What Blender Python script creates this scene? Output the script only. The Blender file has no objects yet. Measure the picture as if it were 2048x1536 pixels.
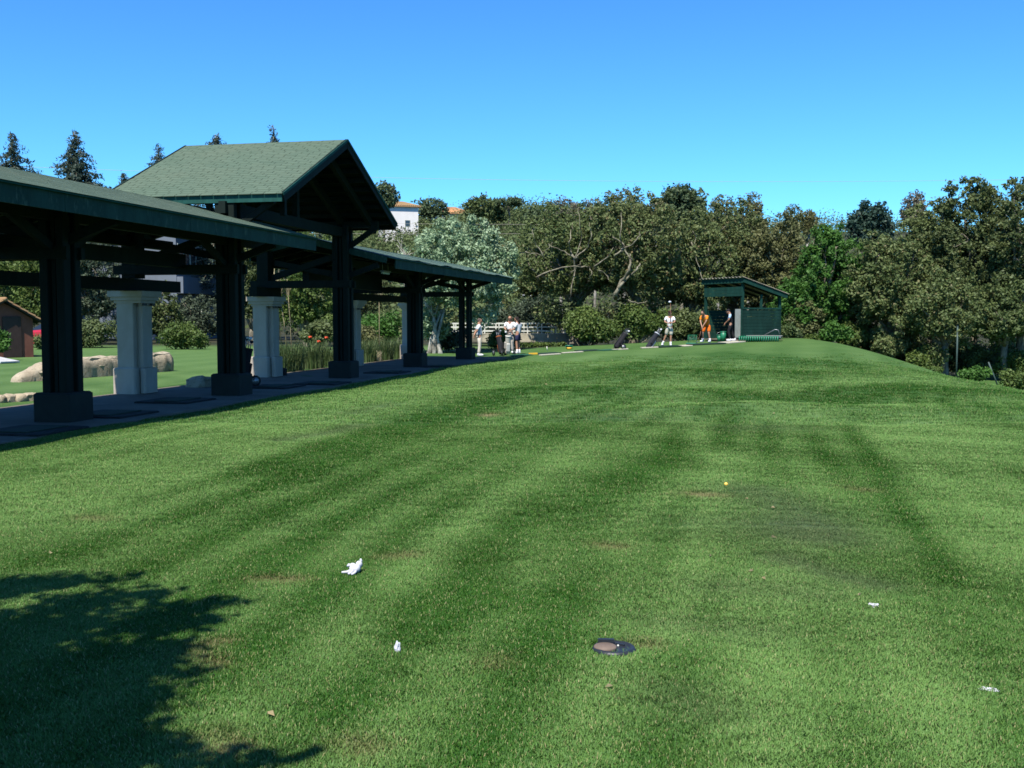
import bpy, bmesh, math, random
import numpy as np
from mathutils import Vector, Matrix, Quaternion

random.seed(7)
RNG = np.random.default_rng(7)
SC = bpy.context.scene
COL = SC.collection
R = math.radians

# ------------------------------------------------------------------ camera, sky, sun, exposure
CAM_Z, FPX, PITCH = 1.75, 2100.0, R(3.65)
cam = bpy.data.objects.new('camera', bpy.data.cameras.new('camera'))
COL.objects.link(cam); SC.camera = cam
cam.location = (0, 0, CAM_Z); cam.rotation_euler = (R(90) - PITCH, 0, 0)
cam.data.sensor_width = 36.0; cam.data.lens = 36.0 * FPX / 2048
cam.data.clip_start = 0.05; cam.data.clip_end = 6000

SUN_EL = R(58)
SUN_DIR = Vector((-0.33 * math.cos(SUN_EL), -0.944 * math.cos(SUN_EL), math.sin(SUN_EL))).normalized()
wd = bpy.data.worlds.new('World'); SC.world = wd; wd.use_nodes = True
wn = wd.node_tree; bg = wn.nodes['Background']
sky = wn.nodes.new('ShaderNodeTexSky'); sky.sky_type = 'NISHITA'; sky.sun_disc = False
sky.sun_elevation = math.asin(SUN_DIR.z); sky.sun_rotation = math.atan2(SUN_DIR.x, SUN_DIR.y)
sky.air_density = 1.0; sky.dust_density = 0.3; sky.ozone_density = 6.0
tint = wn.nodes.new('ShaderNodeMix'); tint.data_type = 'RGBA'; tint.blend_type = 'MULTIPLY'
tint.inputs[0].default_value = 1.0
tint.inputs[7].default_value = (0.465, 0.91, 1.16, 1)
gam = wn.nodes.new('ShaderNodeGamma'); gam.inputs[1].default_value = 1.25
wn.links.new(sky.outputs[0], gam.inputs[0]); wn.links.new(gam.outputs[0], tint.inputs[6]); wn.links.new(tint.outputs[2], bg.inputs[0])
bg.inputs[1].default_value = 0.0615

sun = bpy.data.objects.new('sun', bpy.data.lights.new('sun', 'SUN'))
COL.objects.link(sun); sun.data.energy = 5.0; sun.data.angle = R(0.53); sun.data.color = (1.0, 0.95, 0.86)
sun.rotation_euler = SUN_DIR.to_track_quat('Z', 'Y').to_euler(); sun.location = (-20, -40, 60)

SC.view_settings.view_transform = 'Standard'; SC.view_settings.look = 'None'
SC.view_settings.exposure = 1.05; SC.view_settings.gamma = 1.0; SC.view_settings.use_curve_mapping = False
SC.render.engine = 'CYCLES'
SC.cycles.max_bounces = 5; SC.cycles.diffuse_bounces = 3; SC.cycles.transmission_bounces = 3; SC.cycles.transparent_max_bounces = 4
SC.cycles.use_denoising = True; SC.cycles.filter_width = 1.6

# ------------------------------------------------------------------ helpers
def ray(px, py):
    u, v = (px - 1024) / FPX, (768 - py) / FPX
    return Vector((u, math.cos(PITCH) + v * math.sin(PITCH), -math.sin(PITCH) + v * math.cos(PITCH)))
def at(px, py, d):                       # the place seen at a point of the photograph, d metres ahead
    r = ray(px, py); k = d / r.y
    return Vector((r.x * k, d, CAM_Z + r.z * k))
def gd(px, py, z=0.0):                   # the same on the level z
    r = ray(px, py); k = (z - CAM_Z) / r.z
    return Vector((r.x * k, r.y * k, z))
def sstep(x, a=0.0, b=1.0):
    t = np.clip((np.asarray(x, float) - a) / (b - a), 0, 1); return t * t * (3 - 2 * t)

def tag(o, label, cat=None, group=None, kind=None):
    if label: o['label'] = label
    if cat: o['category'] = cat
    if group: o['group'] = group
    if kind: o['kind'] = kind
    return o
def thing(name, label, cat, loc=(0, 0, 0), rotz=0.0, group=None):
    o = bpy.data.objects.new(name, None); COL.objects.link(o)
    o.empty_display_size = 0.2
    o.location = loc; o.rotation_euler = (0, 0, rotz)
    return tag(o, label, cat, group)
def link(name, mesh, parent=None):
    o = bpy.data.objects.new(name, mesh); COL.objects.link(o)
    if parent is not None: o.parent = parent
    return o
def copy_tree(o, parent=None):
    c = o.copy(); COL.objects.link(c)
    if parent is not None: c.parent = parent
    for ch in [x for x in bpy.data.objects if x.parent == o]: copy_tree(ch, c)
    return c

class MB:
    """collects boxes, beams, tubes ... and links them as one mesh object"""
    def __init__(s): s.v, s.f, s.smooth = [], [], []
    def add(s, vs, fs, smooth=False):
        n = len(s.v); s.v += [tuple(x) for x in vs]
        s.f += [tuple(i + n for i in f) for f in fs]; s.smooth += [smooth] * len(fs); return s
    def hexa(s, p):
        return s.add(p, [(0, 3, 2, 1), (4, 5, 6, 7), (0, 1, 5, 4), (1, 2, 6, 5), (2, 3, 7, 6), (3, 0, 4, 7)])
    def box(s, c, d, rz=0.0, m=None):
        x, y, z = [k / 2 for k in d]; c = Vector(c)
        M = m or Matrix.Rotation(rz, 3, 'Z')
        return s.hexa([c + M @ Vector(q) for q in ((-x, -y, -z), (x, -y, -z), (x, y, -z), (-x, y, -z), (-x, -y, z), (x, -y, z), (x, y, z), (-x, y, z))])
    def cbox(s, c, d, b=0.01, rz=0.0):       # box with chamfered vertical edges and top
        x, y, z = [k / 2 for k in d]; c = Vector(c); M = Matrix.Rotation(rz, 3, 'Z')
        def ring(k, zz): return [c + M @ Vector((px, py, zz)) for px, py in ((-x + k + b, -y + k), (x - k - b, -y + k), (x - k, -y + k + b), (x - k, y - k - b), (x - k - b, y - k), (-x + k + b, y - k), (-x + k, y - k - b), (-x + k, -y + k + b))]
        vs = ring(0, -z) + ring(0, z - b) + ring(b, z)
        fs = [tuple(range(7, -1, -1)), tuple(range(16, 24))]
        for l in (0, 8):
            for i in range(8): fs.append((l + i, l + (i + 1) % 8, l + 8 + (i + 1) % 8, l + 8 + i))
        return s.add(vs, fs)
    def beam(s, p, q, w, h, up=(0, 0, 1)):
        p, q = Vector(p), Vector(q); d = (q - p).normalized()
        r = d.cross(Vector(up))
        if r.length < 1e-4: r = Vector((1, 0, 0))
        r.normalize(); u = r.cross(d)
        return s.hexa([a + r * (sx * w / 2) + u * (sz * h / 2) for sz in (-1, 1) for a, sx in ((p, -1), (p, 1), (q, 1), (q, -1))])
    def tube(s, pts, rad, n=6, cap=True):
        pts = [Vector(p) for p in pts]
        if not isinstance(rad, (list, tuple)): rad = [rad] * len(pts)
        vs, fs = [], []; u = None
        for i, p in enumerate(pts):
            d = (pts[min(i + 1, len(pts) - 1)] - pts[max(i - 1, 0)]).normalized()
            if u is None: u = d.orthogonal().normalized()
            u = (u - d * u.dot(d))
            if u.length < 1e-5: u = d.orthogonal()
            u.normalize(); w = d.cross(u)
            vs += [p + (u * math.cos(2 * math.pi * k / n) + w * math.sin(2 * math.pi * k / n)) * rad[i] for k in range(n)]
        for i in range(len(pts) - 1):
            for k in range(n): fs.append((i * n + k, i * n + (k + 1) % n, (i + 1) * n + (k + 1) % n, (i + 1) * n + k))
        if cap: fs += [tuple(range(n - 1, -1, -1)), tuple(range((len(pts) - 1) * n, len(pts) * n))]
        return s.add(vs, fs, True)
    def lathe(s, prof, c=(0, 0, 0), n=16, m=None):   # prof = [(radius, z)]
        c = Vector(c); M = m or Matrix.Identity(3); vs, fs = [], []
        for r, z in prof: vs += [c + M @ Vector((r * math.cos(2 * math.pi * k / n), r * math.sin(2 * math.pi * k / n), z)) for k in range(n)]
        for i in range(len(prof) - 1):
            for k in range(n): fs.append((i * n + k, i * n + (k + 1) % n, (i + 1) * n + (k + 1) % n, (i + 1) * n + k))
        fs += [tuple(range(n - 1, -1, -1)), tuple(range((len(prof) - 1) * n, len(prof) * n))]
        return s.add(vs, fs, True)
    def ball(s, c, r, n=10, m=4, M=None):
        c = Vector(c); r = Vector(r if hasattr(r, '__len__') else (r, r, r)); M = M or Matrix.Identity(3)
        vs = [c + M @ Vector((0, 0, -r.z))]; fs = []
        for i in range(1, m + 1):
            a = -math.pi / 2 + math.pi * i / (m + 1)
            vs += [c + M @ Vector((r.x * math.cos(a) * math.cos(2 * math.pi * k / n), r.y * math.cos(a) * math.sin(2 * math.pi * k / n), r.z * math.sin(a))) for k in range(n)]
        vs.append(c + M @ Vector((0, 0, r.z)))
        for k in range(n):
            fs.append((0, 1 + (k + 1) % n, 1 + k)); t = 1 + (m - 1) * n
            fs.append((t + k, t + (k + 1) % n, len(vs) - 1))
            for i in range(m - 1): fs.append((1 + i * n + k, 1 + i * n + (k + 1) % n, 1 + (i + 1) * n + (k + 1) % n, 1 + (i + 1) * n + k))
        return s.add(vs, fs, True)
    def mesh(s, name, mat=None, off=(0, 0, 0)):
        me = bpy.data.meshes.new(name)
        o = Vector(off); me.from_pydata([Vector(v) - o for v in s.v], [], s.f)
        me.polygons.foreach_set('use_smooth', s.smooth); me.update()
        if mat: me.materials.append(mat)
        return me
    def build(s, name, mat, parent=None, off=(0, 0, 0)):
        return link(name, s.mesh(name, mat, off), parent)

def np_mesh(name, V, F, mat, attrs=None, smooth=False):
    """V (n,3), F (m,k): fast mesh of equal-sided faces"""
    me = bpy.data.meshes.new(name); k = F.shape[1]
    me.vertices.add(len(V)); me.vertices.foreach_set('co', np.ascontiguousarray(V, np.float32).ravel())
    me.loops.add(F.size); me.loops.foreach_set('vertex_index', np.ascontiguousarray(F, np.int32).ravel())
    me.polygons.add(len(F)); me.polygons.foreach_set('loop_start', np.arange(len(F), dtype=np.int32) * k)
    me.polygons.foreach_set('use_smooth', np.full(len(F), smooth))
    for an, av in (attrs or {}).items():
        a = me.attributes.new(an, 'FLOAT', 'POINT'); a.data.foreach_set('value', np.ascontiguousarray(av, np.float32))
    me.update(calc_edges=True)
    if mat: me.materials.append(mat)
    return me

# ------------------------------------------------------------------ materials
ALB = 0.70            # base colours below are written for a lighter exposure; this brings them to real-world albedo
class NT:
    def __init__(s, name):
        s.m = bpy.data.materials.new(name); s.m.use_nodes = True; s.t = s.m.node_tree
        s.b = s.t.nodes['Principled BSDF']; s.out = s.t.nodes['Material Output']
    def n(s, typ, **kw):
        x = s.t.nodes.new('ShaderNode' + typ)
        for k, v in kw.items(): setattr(x, k, v)
        return x
    def l(s, a, b): s.t.links.new(a, b)
    def noise(s, scale, detail=3, rough=.6, vec=None, dist=0.0):
        x = s.n('TexNoise'); x.inputs['Scale'].default_value = scale; x.inputs['Detail'].default_value = detail
        x.inputs['Roughness'].default_value = rough; x.inputs['Distortion'].default_value = dist
        s.l(vec if vec is not None else s.pos(), x.inputs['Vector']); return x.outputs['Fac']
    def pos(s):
        g = s.n('NewGeometry'); return g.outputs['Position']
    def obj(s): return s.n('TexCoord').outputs['Object']
    def scale(s, vec, v):
        x = s.n('Mapping'); x.inputs['Scale'].default_value = v; s.l(vec, x.inputs['Vector']); return x.outputs[0]
    def mr(s, fac, a, b, c=0.0, d=1.0):
        x = s.n('MapRange'); s.l(fac, x.inputs[0])
        for i, q in enumerate((a, b, c, d)): x.inputs[1 + i].default_value = q
        return x.outputs[0]
    def mix(s, fac, a, b, blend='MIX'):
        x = s.n('Mix', data_type='RGBA', blend_type=blend)
        for sock, q in ((x.inputs[0], fac), (x.inputs[6], a), (x.inputs[7], b)):
            if isinstance(q, (int, float)): sock.default_value = q
            elif isinstance(q, tuple): sock.default_value = (*[k * ALB for k in q[:3]], 1)
            else: s.l(q, sock)
        return x.outputs[2]
    def math(s, op, a, b=0.0):
        x = s.n('Math', operation=op)
        for sock, q in ((x.inputs[0], a), (x.inputs[1], b)):
            if isinstance(q, (int, float)): sock.default_value = q
            else: s.l(q, sock)
        return x.outputs[0]
    def attr(s, name, typ='GEOMETRY'):
        x = s.n('Attribute', attribute_type=typ); x.attribute_name = name; return x.outputs['Fac']
    def rnd(s): return s.n('NewGeometry').outputs['Random Per Island']
    def objrnd(s): return s.n('ObjectInfo').outputs['Random']
    def col(s, c):
        i = s.b.inputs['Base Color']
        if isinstance(c, tuple): i.default_value = (*[k * ALB for k in c[:3]], 1)
        else: s.l(c, i)
        return s
    def rough(s, r, spec=.3):
        s.b.inputs['Roughness'].default_value = r; s.b.inputs['Specular IOR Level'].default_value = spec; return s
    def bump(s, h, strength=.3, dist=.02):
        x = s.n('Bump'); x.inputs['Strength'].default_value = strength; x.inputs['Distance'].default_value = dist
        s.l(h, x.inputs['Height']); s.l(x.outputs[0], s.b.inputs['Normal']); return s

def simple(name, c, rough=.7, var=.25, scale=6.0, spec=.3, metal=0.0, bump=.15, coords='obj'):
    t = NT(name); v = t.obj() if coords == 'obj' else t.pos()
    n = t.noise(scale, 4, .65, v)
    t.col(t.mix(t.mr(n, .3, .7), tuple(k * (1 - var) for k in c), tuple(k * (1 + var) for k in c)))
    t.rough(rough, spec); t.b.inputs['Metallic'].default_value = metal
    if bump: t.bump(t.noise(scale * 5, 3, .6, v), bump, .01)
    return t.m

M = {}
def green_wood(name, c, streak=(.10, .13, .10), amount=.35):
    t = NT(name); v = t.obj()
    g = t.noise(3.0, 5, .7, t.scale(v, (1, 1, .25)))
    base = t.mix(t.mr(g, .35, .7), tuple(k * .7 for k in c), tuple(k * 1.3 for k in c))
    s = t.noise(9.0, 4, .7, t.scale(v, (1.0, 1.0, .35)))
    t.col(t.mix(t.math('MULTIPLY', t.mr(s, .55, .75), amount), base, streak)).rough(.75, .12)
    t.bump(t.noise(30, 3, .6, t.scale(v, (1, 1, .1))), .2, .01); return t.m
M['timber'] = green_wood('dark_green_timber', (.007, .014, .011), (.02, .03, .025), .3)
M['fascia'] = green_wood('mossy_fascia_paint', (.022, .060, .046), (.13, .19, .14), .6)
M['edge'] = green_wood('green_roof_edge', (.014, .075, .062), (.05, .12, .10), .3)
M['plinth'] = simple('dark_painted_plinth', (.010, .015, .012), .8, .35, 4)
t = NT('white_rendered_pillar'); n = t.noise(2.2, 5, .7, t.scale(t.obj(), (1, 1, .5))); n2 = t.noise(16, 3, .7, t.obj())
t.col(t.mix(t.mr(n, .4, .75, 0, .8), (.50, .43, .36), (.38, .32, .255))).rough(.85, .15).bump(n2, .08, .01); M['pillar'] = t.m
t = NT('green_asphalt_shingle'); r = t.rnd(); g = t.noise(60, 2, .7, t.obj()); p = t.noise(.7, 4, .6, t.obj())
c0 = t.mix(r, (.098, .146, .104), (.116, .166, .118))
c1 = t.mix(t.mr(p, .45, .7, 0, .6), c0, (.128, .165, .116))
t.col(t.mix(t.math('MULTIPLY', g, .35), c1, (.035, .05, .035))).rough(.9, .12); M['shingle'] = t.m
t = NT('teal_asphalt_shingle'); r = t.rnd(); g = t.noise(60, 2, .7, t.obj()); p = t.noise(.9, 4, .6, t.obj())
c0 = t.mix(r, (.070, .128, .105), (.105, .165, .132))
t.col(t.mix(t.math('MULTIPLY', t.mr(p, .4, .7), .5), c0, (.125, .165, .125))).rough(.9, .14); M['shingle_teal'] = t.m
M['steel'] = simple('grey_steel', (.32, .33, .34), .4, .2, 8, .5, .7)
M['black_metal'] = simple('black_metal', (.015, .015, .017), .5, .3, 8, .4)
M['rubber'] = simple('black_rubber_mat', (.018, .020, .020), .85, .4, 10, .2)
t = NT('concrete_floor'); n = t.noise(.9, 5, .7); n2 = t.noise(14, 4, .7)
t.col(t.mix(t.mr(n, .3, .7), (.115, .095, .072), t.mix(n2, (.17, .14, .11), (.25, .21, .165)))).rough(.9, .2).bump(n2, .2, .01); M['floor'] = t.m
# ------------------------------------------------------------------ ground
TEE_A = np.array((-1.54, 49.0)); TEE_D = np.array((13.04, 4.2)) / 13.7; TEE_N = np.array((-4.2, 13.04)) / 13.7
def bumpf(x, y, cx, cy, ang, la, lb, h):
    c, s = math.cos(ang), math.sin(ang); u = (x - cx) * c + (y - cy) * s; v = -(x - cx) * s + (y - cy) * c
    return h * np.exp(-(u / la) ** 2 - (v / lb) ** 2)
XC_Y = [0, 20, 24, 33, 40, 46, 52, 60, 80]; XC_X = [12.5, 11.6, 11.6, 12.6, 13.6, 14.6, 15.2, 16.2, 18]
def height(x, y):
    x = np.asarray(x, float); y = np.asarray(y, float)
    w = (x - TEE_A[0]) * TEE_D[0] + (y - TEE_A[1]) * TEE_D[1]; q = (x - TEE_A[0]) * TEE_N[0] + (y - TEE_A[1]) * TEE_N[1]
    z = (-.09 + .58 * np.clip(w / 13.7, 0, 1.2)) * sstep(q, -17, .3) * sstep(w, -8, 0) * (1 - .55 * sstep(q, 4, 10))
    lawn = sstep(x, -9.5, -5.5) * (1 - sstep(y, 42, 48))
    z = z + lawn * (bumpf(x, y, 4.6, 19.6, .12, 1.9, 1.0, .16) + bumpf(x, y, 1.2, 23.6, .10, 2.6, 1.4, .18) + bumpf(x, y, 6.0, 30.5, .25, 4.0, 1.9, .22)
        - bumpf(x, y, 7.5, 22.5, .2, 3.2, 1.5, .14) - bumpf(x, y, 8.5, 35, .3, 3.0, 2.5, .10)
        - bumpf(x, y, 3.0, 27.0, .2, 4.0, 1.4, .10) + bumpf(x, y, 2.5, 37, .2, 4, 2.2, .10)
        + .03 * np.sin(x * .9 + y * .35) * np.sin(y * .5 - x * .2) + .012 * np.sin(2.3 * x + 1.1 * y) * np.sin(1.7 * y))
    xc = np.interp(y, XC_Y, XC_X)
    z = z - 2.3 * sstep(x - xc, -.6, 10.0) * (1 - sstep(y, 75, 130))
    z = z - .9 * sstep(y, 58, 66) * sstep(x, -2, 4) * (1 - sstep(y, 75, 110)) * (1 - sstep(x, 12, 18))
    hill = 21.5 * sstep(y - .05 * x, 92, 275) + 30 * sstep(y, 330, 700)
    hill = hill + 3.0 * sstep(y, 100, 200) * np.sin(x * .021 + 1.0) + 1.5 * sstep(y, 100, 160) * np.sin(x * .06 + y * .03)
    return z + hill + 1.6 * sstep(-x, 24, 60) * sstep(y, 40, 90) - .35 * sstep(-x, 14.8, 16) * (1 - sstep(y, 24, 34)) * 0
def gz(x, y): return float(height(x, y))
def put(px, d, py=None):                  # a spot on the ground in the direction of a column of the photograph
    x = (px - 1024) / FPX * d; return Vector((x, d, gz(x, d)))
def hit(px, py):                          # where the view through a point of the photograph meets the ground
    r = ray(px, py)
    k = 2.0; prev = 2.0
    while k < 400:
        if CAM_Z + r.z * k <= gz(r.x * k, r.y * k): break
        prev = k; k *= 1.01
    for _ in range(20):
        m = (prev + k) / 2
        if CAM_Z + r.z * m <= gz(r.x * m, r.y * m): k = m
        else: prev = m
    return Vector((r.x * k, r.y * k, gz(r.x * k, r.y * k)))

# mowing tone with the far humps' shading painted in, worn and bare places, laid out as strokes on the ground: (points in the photo, half width in m, tone)
def stroke(pts, wdt, val): return ([gd(*p)[:2] for p in pts], wdt, val)
TONE = [
    stroke([(0, 1010), (300, 935), (560, 850), (760, 800), (930, 765)], 1.25, .75),
    stroke([(0, 1085), (260, 1000), (480, 905), (640, 850)], .5, .35),
    stroke([(560, 945), (700, 890), (860, 830), (1000, 792), (1180, 792)], .75, -.75),
    stroke([(300, 1130), (520, 1040), (760, 930), (900, 880)], .55, -.35),
    stroke([(900, 1250), (1010, 1110), (1130, 1010), (1300, 930), (1420, 880)], .42, -.55),
    stroke([(1010, 1260), (1160, 1120), (1300, 1010), (1430, 950)], .30, .45),
    stroke([(1440, 930), (1432, 980), (1400, 1080), (1370, 1180), (1340, 1290)], .11, 1.5),
    stroke([(1370, 835), (1400, 880), (1440, 925)], .22, 1.0),
    stroke([(1560, 860), (1600, 900), (1700, 930)], .9, -.45),
    stroke([(1100, 870), (1250, 850), (1420, 850)], 1.0, -.3),
    stroke([(1690, 850), (1740, 930), (1830, 1060), (1900, 1160)], .12, -1.0),
    stroke([(1760, 850), (1850, 930), (1960, 1040), (2040, 1120)], .9, .55),
    stroke([(1900, 850), (2040, 900)], 1.4, .5),
    stroke([(1240, 742), (1400, 752), (1560, 748)], 1.5, -1.4), stroke([(1150, 778), (1300, 770), (1420, 768)], .7, 1.0), stroke([(1180, 760), (1290, 730), (1400, 722)], .6, -.5),
    stroke([(1450, 716), (1560, 724), (1660, 730)], 1.2, -1.1), stroke([(1000, 752), (1120, 742), (1220, 728)], 1.0, .6), stroke([(1600, 745), (1700, 742), (1780, 745)], 1.0, -.5),
    stroke([(1820, 800), (1930, 806), (2048, 820)], .8, -.5), stroke([(60, 1130), (300, 1080), (480, 1010), (620, 940)], .35, -.4), stroke([(640, 1180), (840, 1070), (1010, 960), (1150, 900)], .28, .4),
    stroke([(760, 1120), (930, 1000), (1080, 920)], .22, -.45), stroke([(900, 1400), (1000, 1290), (1100, 1200)], .3, -.35), stroke([(1480, 1300), (1560, 1180), (1600, 1080)], .2, .4),
    stroke([(1390, 782), (1520, 790), (1640, 812)], .8, -1.1),
    stroke([(1700, 790), (1800, 775), (1960, 782)], .9, -1.2),
    stroke([(1560, 770), (1700, 765), (1850, 758)], 1.0, .8),
    stroke([(1330, 805), (1460, 815), (1560, 826)], .3, 1.0),
    stroke([(1580, 840), (1650, 830), (1720, 806), (1820, 800)], .6, .55),
    stroke([(960, 730), (1180, 716), (1480, 700)], 1.2, .3),
    stroke([(560, 1110), (700, 1200), (900, 1240), (1000, 1200)], .38, -.6),
    stroke([(320, 1260), (500, 1330), (620, 1420)], .35, -.5),
    stroke([(1050, 1420), (1300, 1390), (1560, 1400), (1900, 1400)], .45, .3),
    stroke([(1650, 1200), (1800, 1300), (2000, 1340)], .5, .25),
]
WEAR = [
    stroke([(1500, 985), (1600, 1030), (1640, 1080)], .45, .75), stroke([(1560, 1120), (1660, 1150), (1750, 1170)], .22, .85),
    stroke([(1450, 1180), (1600, 1190)], .3, .45), stroke([(1330, 1250), (1520, 1270)], .25, .4),
    stroke([(560, 885), (640, 870), (720, 850)], .25, .75), stroke([(700, 830), (780, 812)], .25, .5),
    stroke([(1480, 1060), (1580, 1070)], .6, .45), stroke([(1180, 835), (1300, 842)], .8, .35),
    stroke([(1500, 860), (1560, 858)], .7, .5), stroke([(1330, 1400), (1420, 1440)], .2, .45),
]
BARE = [
    stroke([(1205, 1093), (1235, 1098)], .07, 1.0), stroke([(520, 1158), (590, 1163)], .06, .7), stroke([(1390, 995), (1420, 997)], .1, .6),
    stroke([(780, 1112), (830, 1108)], .07, .45), stroke([(420, 1292), (440, 1290)], .05, .6), stroke([(380, 1310), (440, 1342)], .05, .55),
    stroke([(970, 832), (985, 830)], .12, .7), stroke([(1290, 1293), (1300, 1300)], .05, .8), stroke([(700, 1500), (740, 1520)], .06, .4), stroke([(1700, 975), (1730, 978)], .1, .35),
    stroke([(430, 1490), (470, 1510)], .06, .6), stroke([(1505, 690), (1520, 690)], .35, .7), stroke([(990, 1330), (1000, 1340)], .05, .4), stroke([(170, 1040), (190, 1042)], .1, .4),
]
def field(x, y, strokes):
    out = np.zeros_like(np.asarray(x, float))
    for pts, wdt, val in strokes:
        d2 = np.full_like(out, 1e9)
        for (ax, ay), (bx, by) in zip(pts[:-1], pts[1:]):
            dx, dy = bx - ax, by - ay; L = dx * dx + dy * dy
            t = np.clip(((x - ax) * dx + (y - ay) * dy) / L, 0, 1)
            d2 = np.minimum(d2, (x - ax - t * dx) ** 2 + (y - ay - t * dy) ** 2)
        out = out + val * np.exp(-d2 / (wdt * wdt))
    return out
def tone_at(x, y):
    th = R(12.25); tt = x * math.cos(th) - y * math.sin(th)
    base = .36 * np.sin(tt * 2 * math.pi / 2.3 + .8 * np.sin(y * .21)) * (1 - sstep(y, 40, 60))
    cv = x - 1.5 - .012 * (y - 6) ** 2                                   # the mower's narrow tracks, bending away on the right half
    k = sstep(x + .28 * y, 3.0, 7.5)
    base = base + (.70 * np.sin(tt * 2 * math.pi / .74 + 1.3 * np.sin(y * .17) + .6 * np.sin(y * .9)) * (1 - k) + .62 * np.sin(cv * 2 * math.pi / .66 + 1.1 * np.sin(y * .23)) * k) * (.55 + .45 * np.sin(x * .8 + y * .33)) * (1 - sstep(y, 26, 46))
    base = base + .5 * sstep(-tt, 14.2, 15)
    return np.clip(.5 + .5 * (base + 1.6 * field(x, y, TONE)), 0, 1)
def wear_at(x, y): return np.clip(field(x, y, WEAR), 0, 1)
def bare_at(x, y): return np.clip(field(x, y, [(p, w * 1.5, min(1, v * 1.5)) for p, w, v in BARE]), 0, 1)
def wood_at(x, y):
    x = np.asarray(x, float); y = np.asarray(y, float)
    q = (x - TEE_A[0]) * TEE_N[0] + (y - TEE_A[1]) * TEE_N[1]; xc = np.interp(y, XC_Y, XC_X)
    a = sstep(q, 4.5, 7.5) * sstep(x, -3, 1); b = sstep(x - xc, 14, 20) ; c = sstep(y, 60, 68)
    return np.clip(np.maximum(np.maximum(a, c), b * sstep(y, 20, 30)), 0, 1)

def axis(parts):
    out = []
    for a, b, st in parts: out += list(np.arange(a, b, st))
    out.append(parts[-1][1]); return np.array(out)
gx = axis([(-700, -200, 50), (-200, -60, 14), (-60, -18, 2.5), (-18, -9, .6), (-9, 16, .22), (16, 30, .8), (30, 70, 3), (70, 250, 15), (250, 900, 60)])
gy = axis([(-120, -20, 20), (-20, 0, 2), (0, 3, .5), (3, 14, .16), (14, 60, .3), (60, 130, 3.5), (130, 340, 9), (340, 1000, 40)])
GX, GY = np.meshgrid(gx, gy); GZ = height(GX, GY)
# the path edge beside the pavilion and the base under the woods keep their own colours
V = np.stack([GX.ravel(), GY.ravel(), GZ.ravel()], 1); nx, ny = len(gx), len(gy)
idx = np.arange(nx * ny).reshape(ny, nx)
F = np.stack([idx[:-1, :-1], idx[:-1, 1:], idx[1:, 1:], idx[1:, :-1]], -1).reshape(-1, 4)
def lawn_colour(t, tone, wear, bare):
    p = t.pos()
    n1 = t.noise(.9, 4, .65, p); n2 = t.noise(6.5, 4, .7, p); n3 = t.noise(38, 2, .7, p)
    tt = t.math('ADD', t.math('MULTIPLY', tone, .78), t.math('MULTIPLY', t.math('SUBTRACT', n1, .4), .7))
    g = t.mix(t.mr(tt, .12, .95), (.020, .080, .008), (.124, .218, .066))
    g = t.mix(t.math('MULTIPLY', t.mr(n2, .42, .72), .5), g, (.092, .175, .030))
    w = t.math('MULTIPLY', wear, t.mr(n2, .28, .62)); g = t.mix(w, g, (.052, .068, .040))
    b = t.math('MULTIPLY', bare, t.mr(n2, .15, .4)); g = t.mix(b, g, (.27, .19, .10))
    return g, n2, n3
t = NT('mown_lawn'); g, n2, n3 = lawn_colour(t, t.attr('tone'), t.attr('wear'), t.attr('bare'))
g = t.mix(t.math('MULTIPLY', t.mr(n3, .35, .7), .45), g, t.mix(.5, g, (.11, .17, .07)))
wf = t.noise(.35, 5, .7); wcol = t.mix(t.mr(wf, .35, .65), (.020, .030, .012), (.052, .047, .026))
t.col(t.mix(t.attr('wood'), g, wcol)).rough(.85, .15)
t.bump(t.math('ADD', t.noise(55, 3, .75), t.noise(9, 3, .7)), .8, .03); M['lawn'] = t.m
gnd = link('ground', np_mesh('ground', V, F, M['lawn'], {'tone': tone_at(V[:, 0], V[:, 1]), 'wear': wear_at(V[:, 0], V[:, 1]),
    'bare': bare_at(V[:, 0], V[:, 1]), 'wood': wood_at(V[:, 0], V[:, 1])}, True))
gnd['kind'] = 'structure'; gnd['label'] = 'mown green lawn with mowing bands, low mounds and worn patches'

# ------------------------------------------------------------------ pavilion: x = across (towards the lawn), y = along
TH = R(12.25); T0, S0 = -12.2, 28.2
A2, R2 = Vector((math.sin(TH), math.cos(TH), 0)), Vector((math.cos(TH), -math.sin(TH), 0))
def st(s, t_, z=0.0): return A2 * s + R2 * t_ + Vector((0, 0, z))
PAV = thing('driving_range_pavilion', 'long dark green timber pavilion with shingled roofs and raised central gable', 'pavilion', st(S0, T0), -TH)
def L(s, t_, z): return Vector((t_ - T0, s - S0, z))
TPOST, TPIL, TRIDGE, TEAVE, TBACK = -11.03, -13.4, -12.2, -9.72, -13.88
SP = [8.9, 15.5, 21.45, 28.2, 34.96, 41.8]
fl = MB(); c4 = [(2, -13.8), (47.2, -13.8), (47.2, -9.95), (2, -9.95)]
ring = []
for s, t_ in ((2, -13.8), (44.6, -13.8), (44.6, -9.93)): ring.append(st(s, t_))
for s in np.arange(44.0, 1.9, -.6): ring.append(st(s, -9.93 + .05 * math.sin(s * 2.1) + .04 * math.sin(s * 5.3)))
nr = len(ring)
fl.add([p + Vector((0, 0, .025)) for p in ring] + [p - Vector((0, 0, .1)) for p in ring], [tuple(range(nr))] + [(i, nr + i, nr + (i + 1) % nr, (i + 1) % nr) for i in range(nr)])
fo = fl.build('pavement', M['floor']); fo['kind'] = 'structure'; fo['label'] = 'concrete pavement under the pavilion roof'
bmx = bmesh.new(); bmx.from_mesh(fo.data); bmesh.ops.recalc_face_normals(bmx, faces=bmx.faces); bmx.to_mesh(fo.data); bmx.free()

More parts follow.
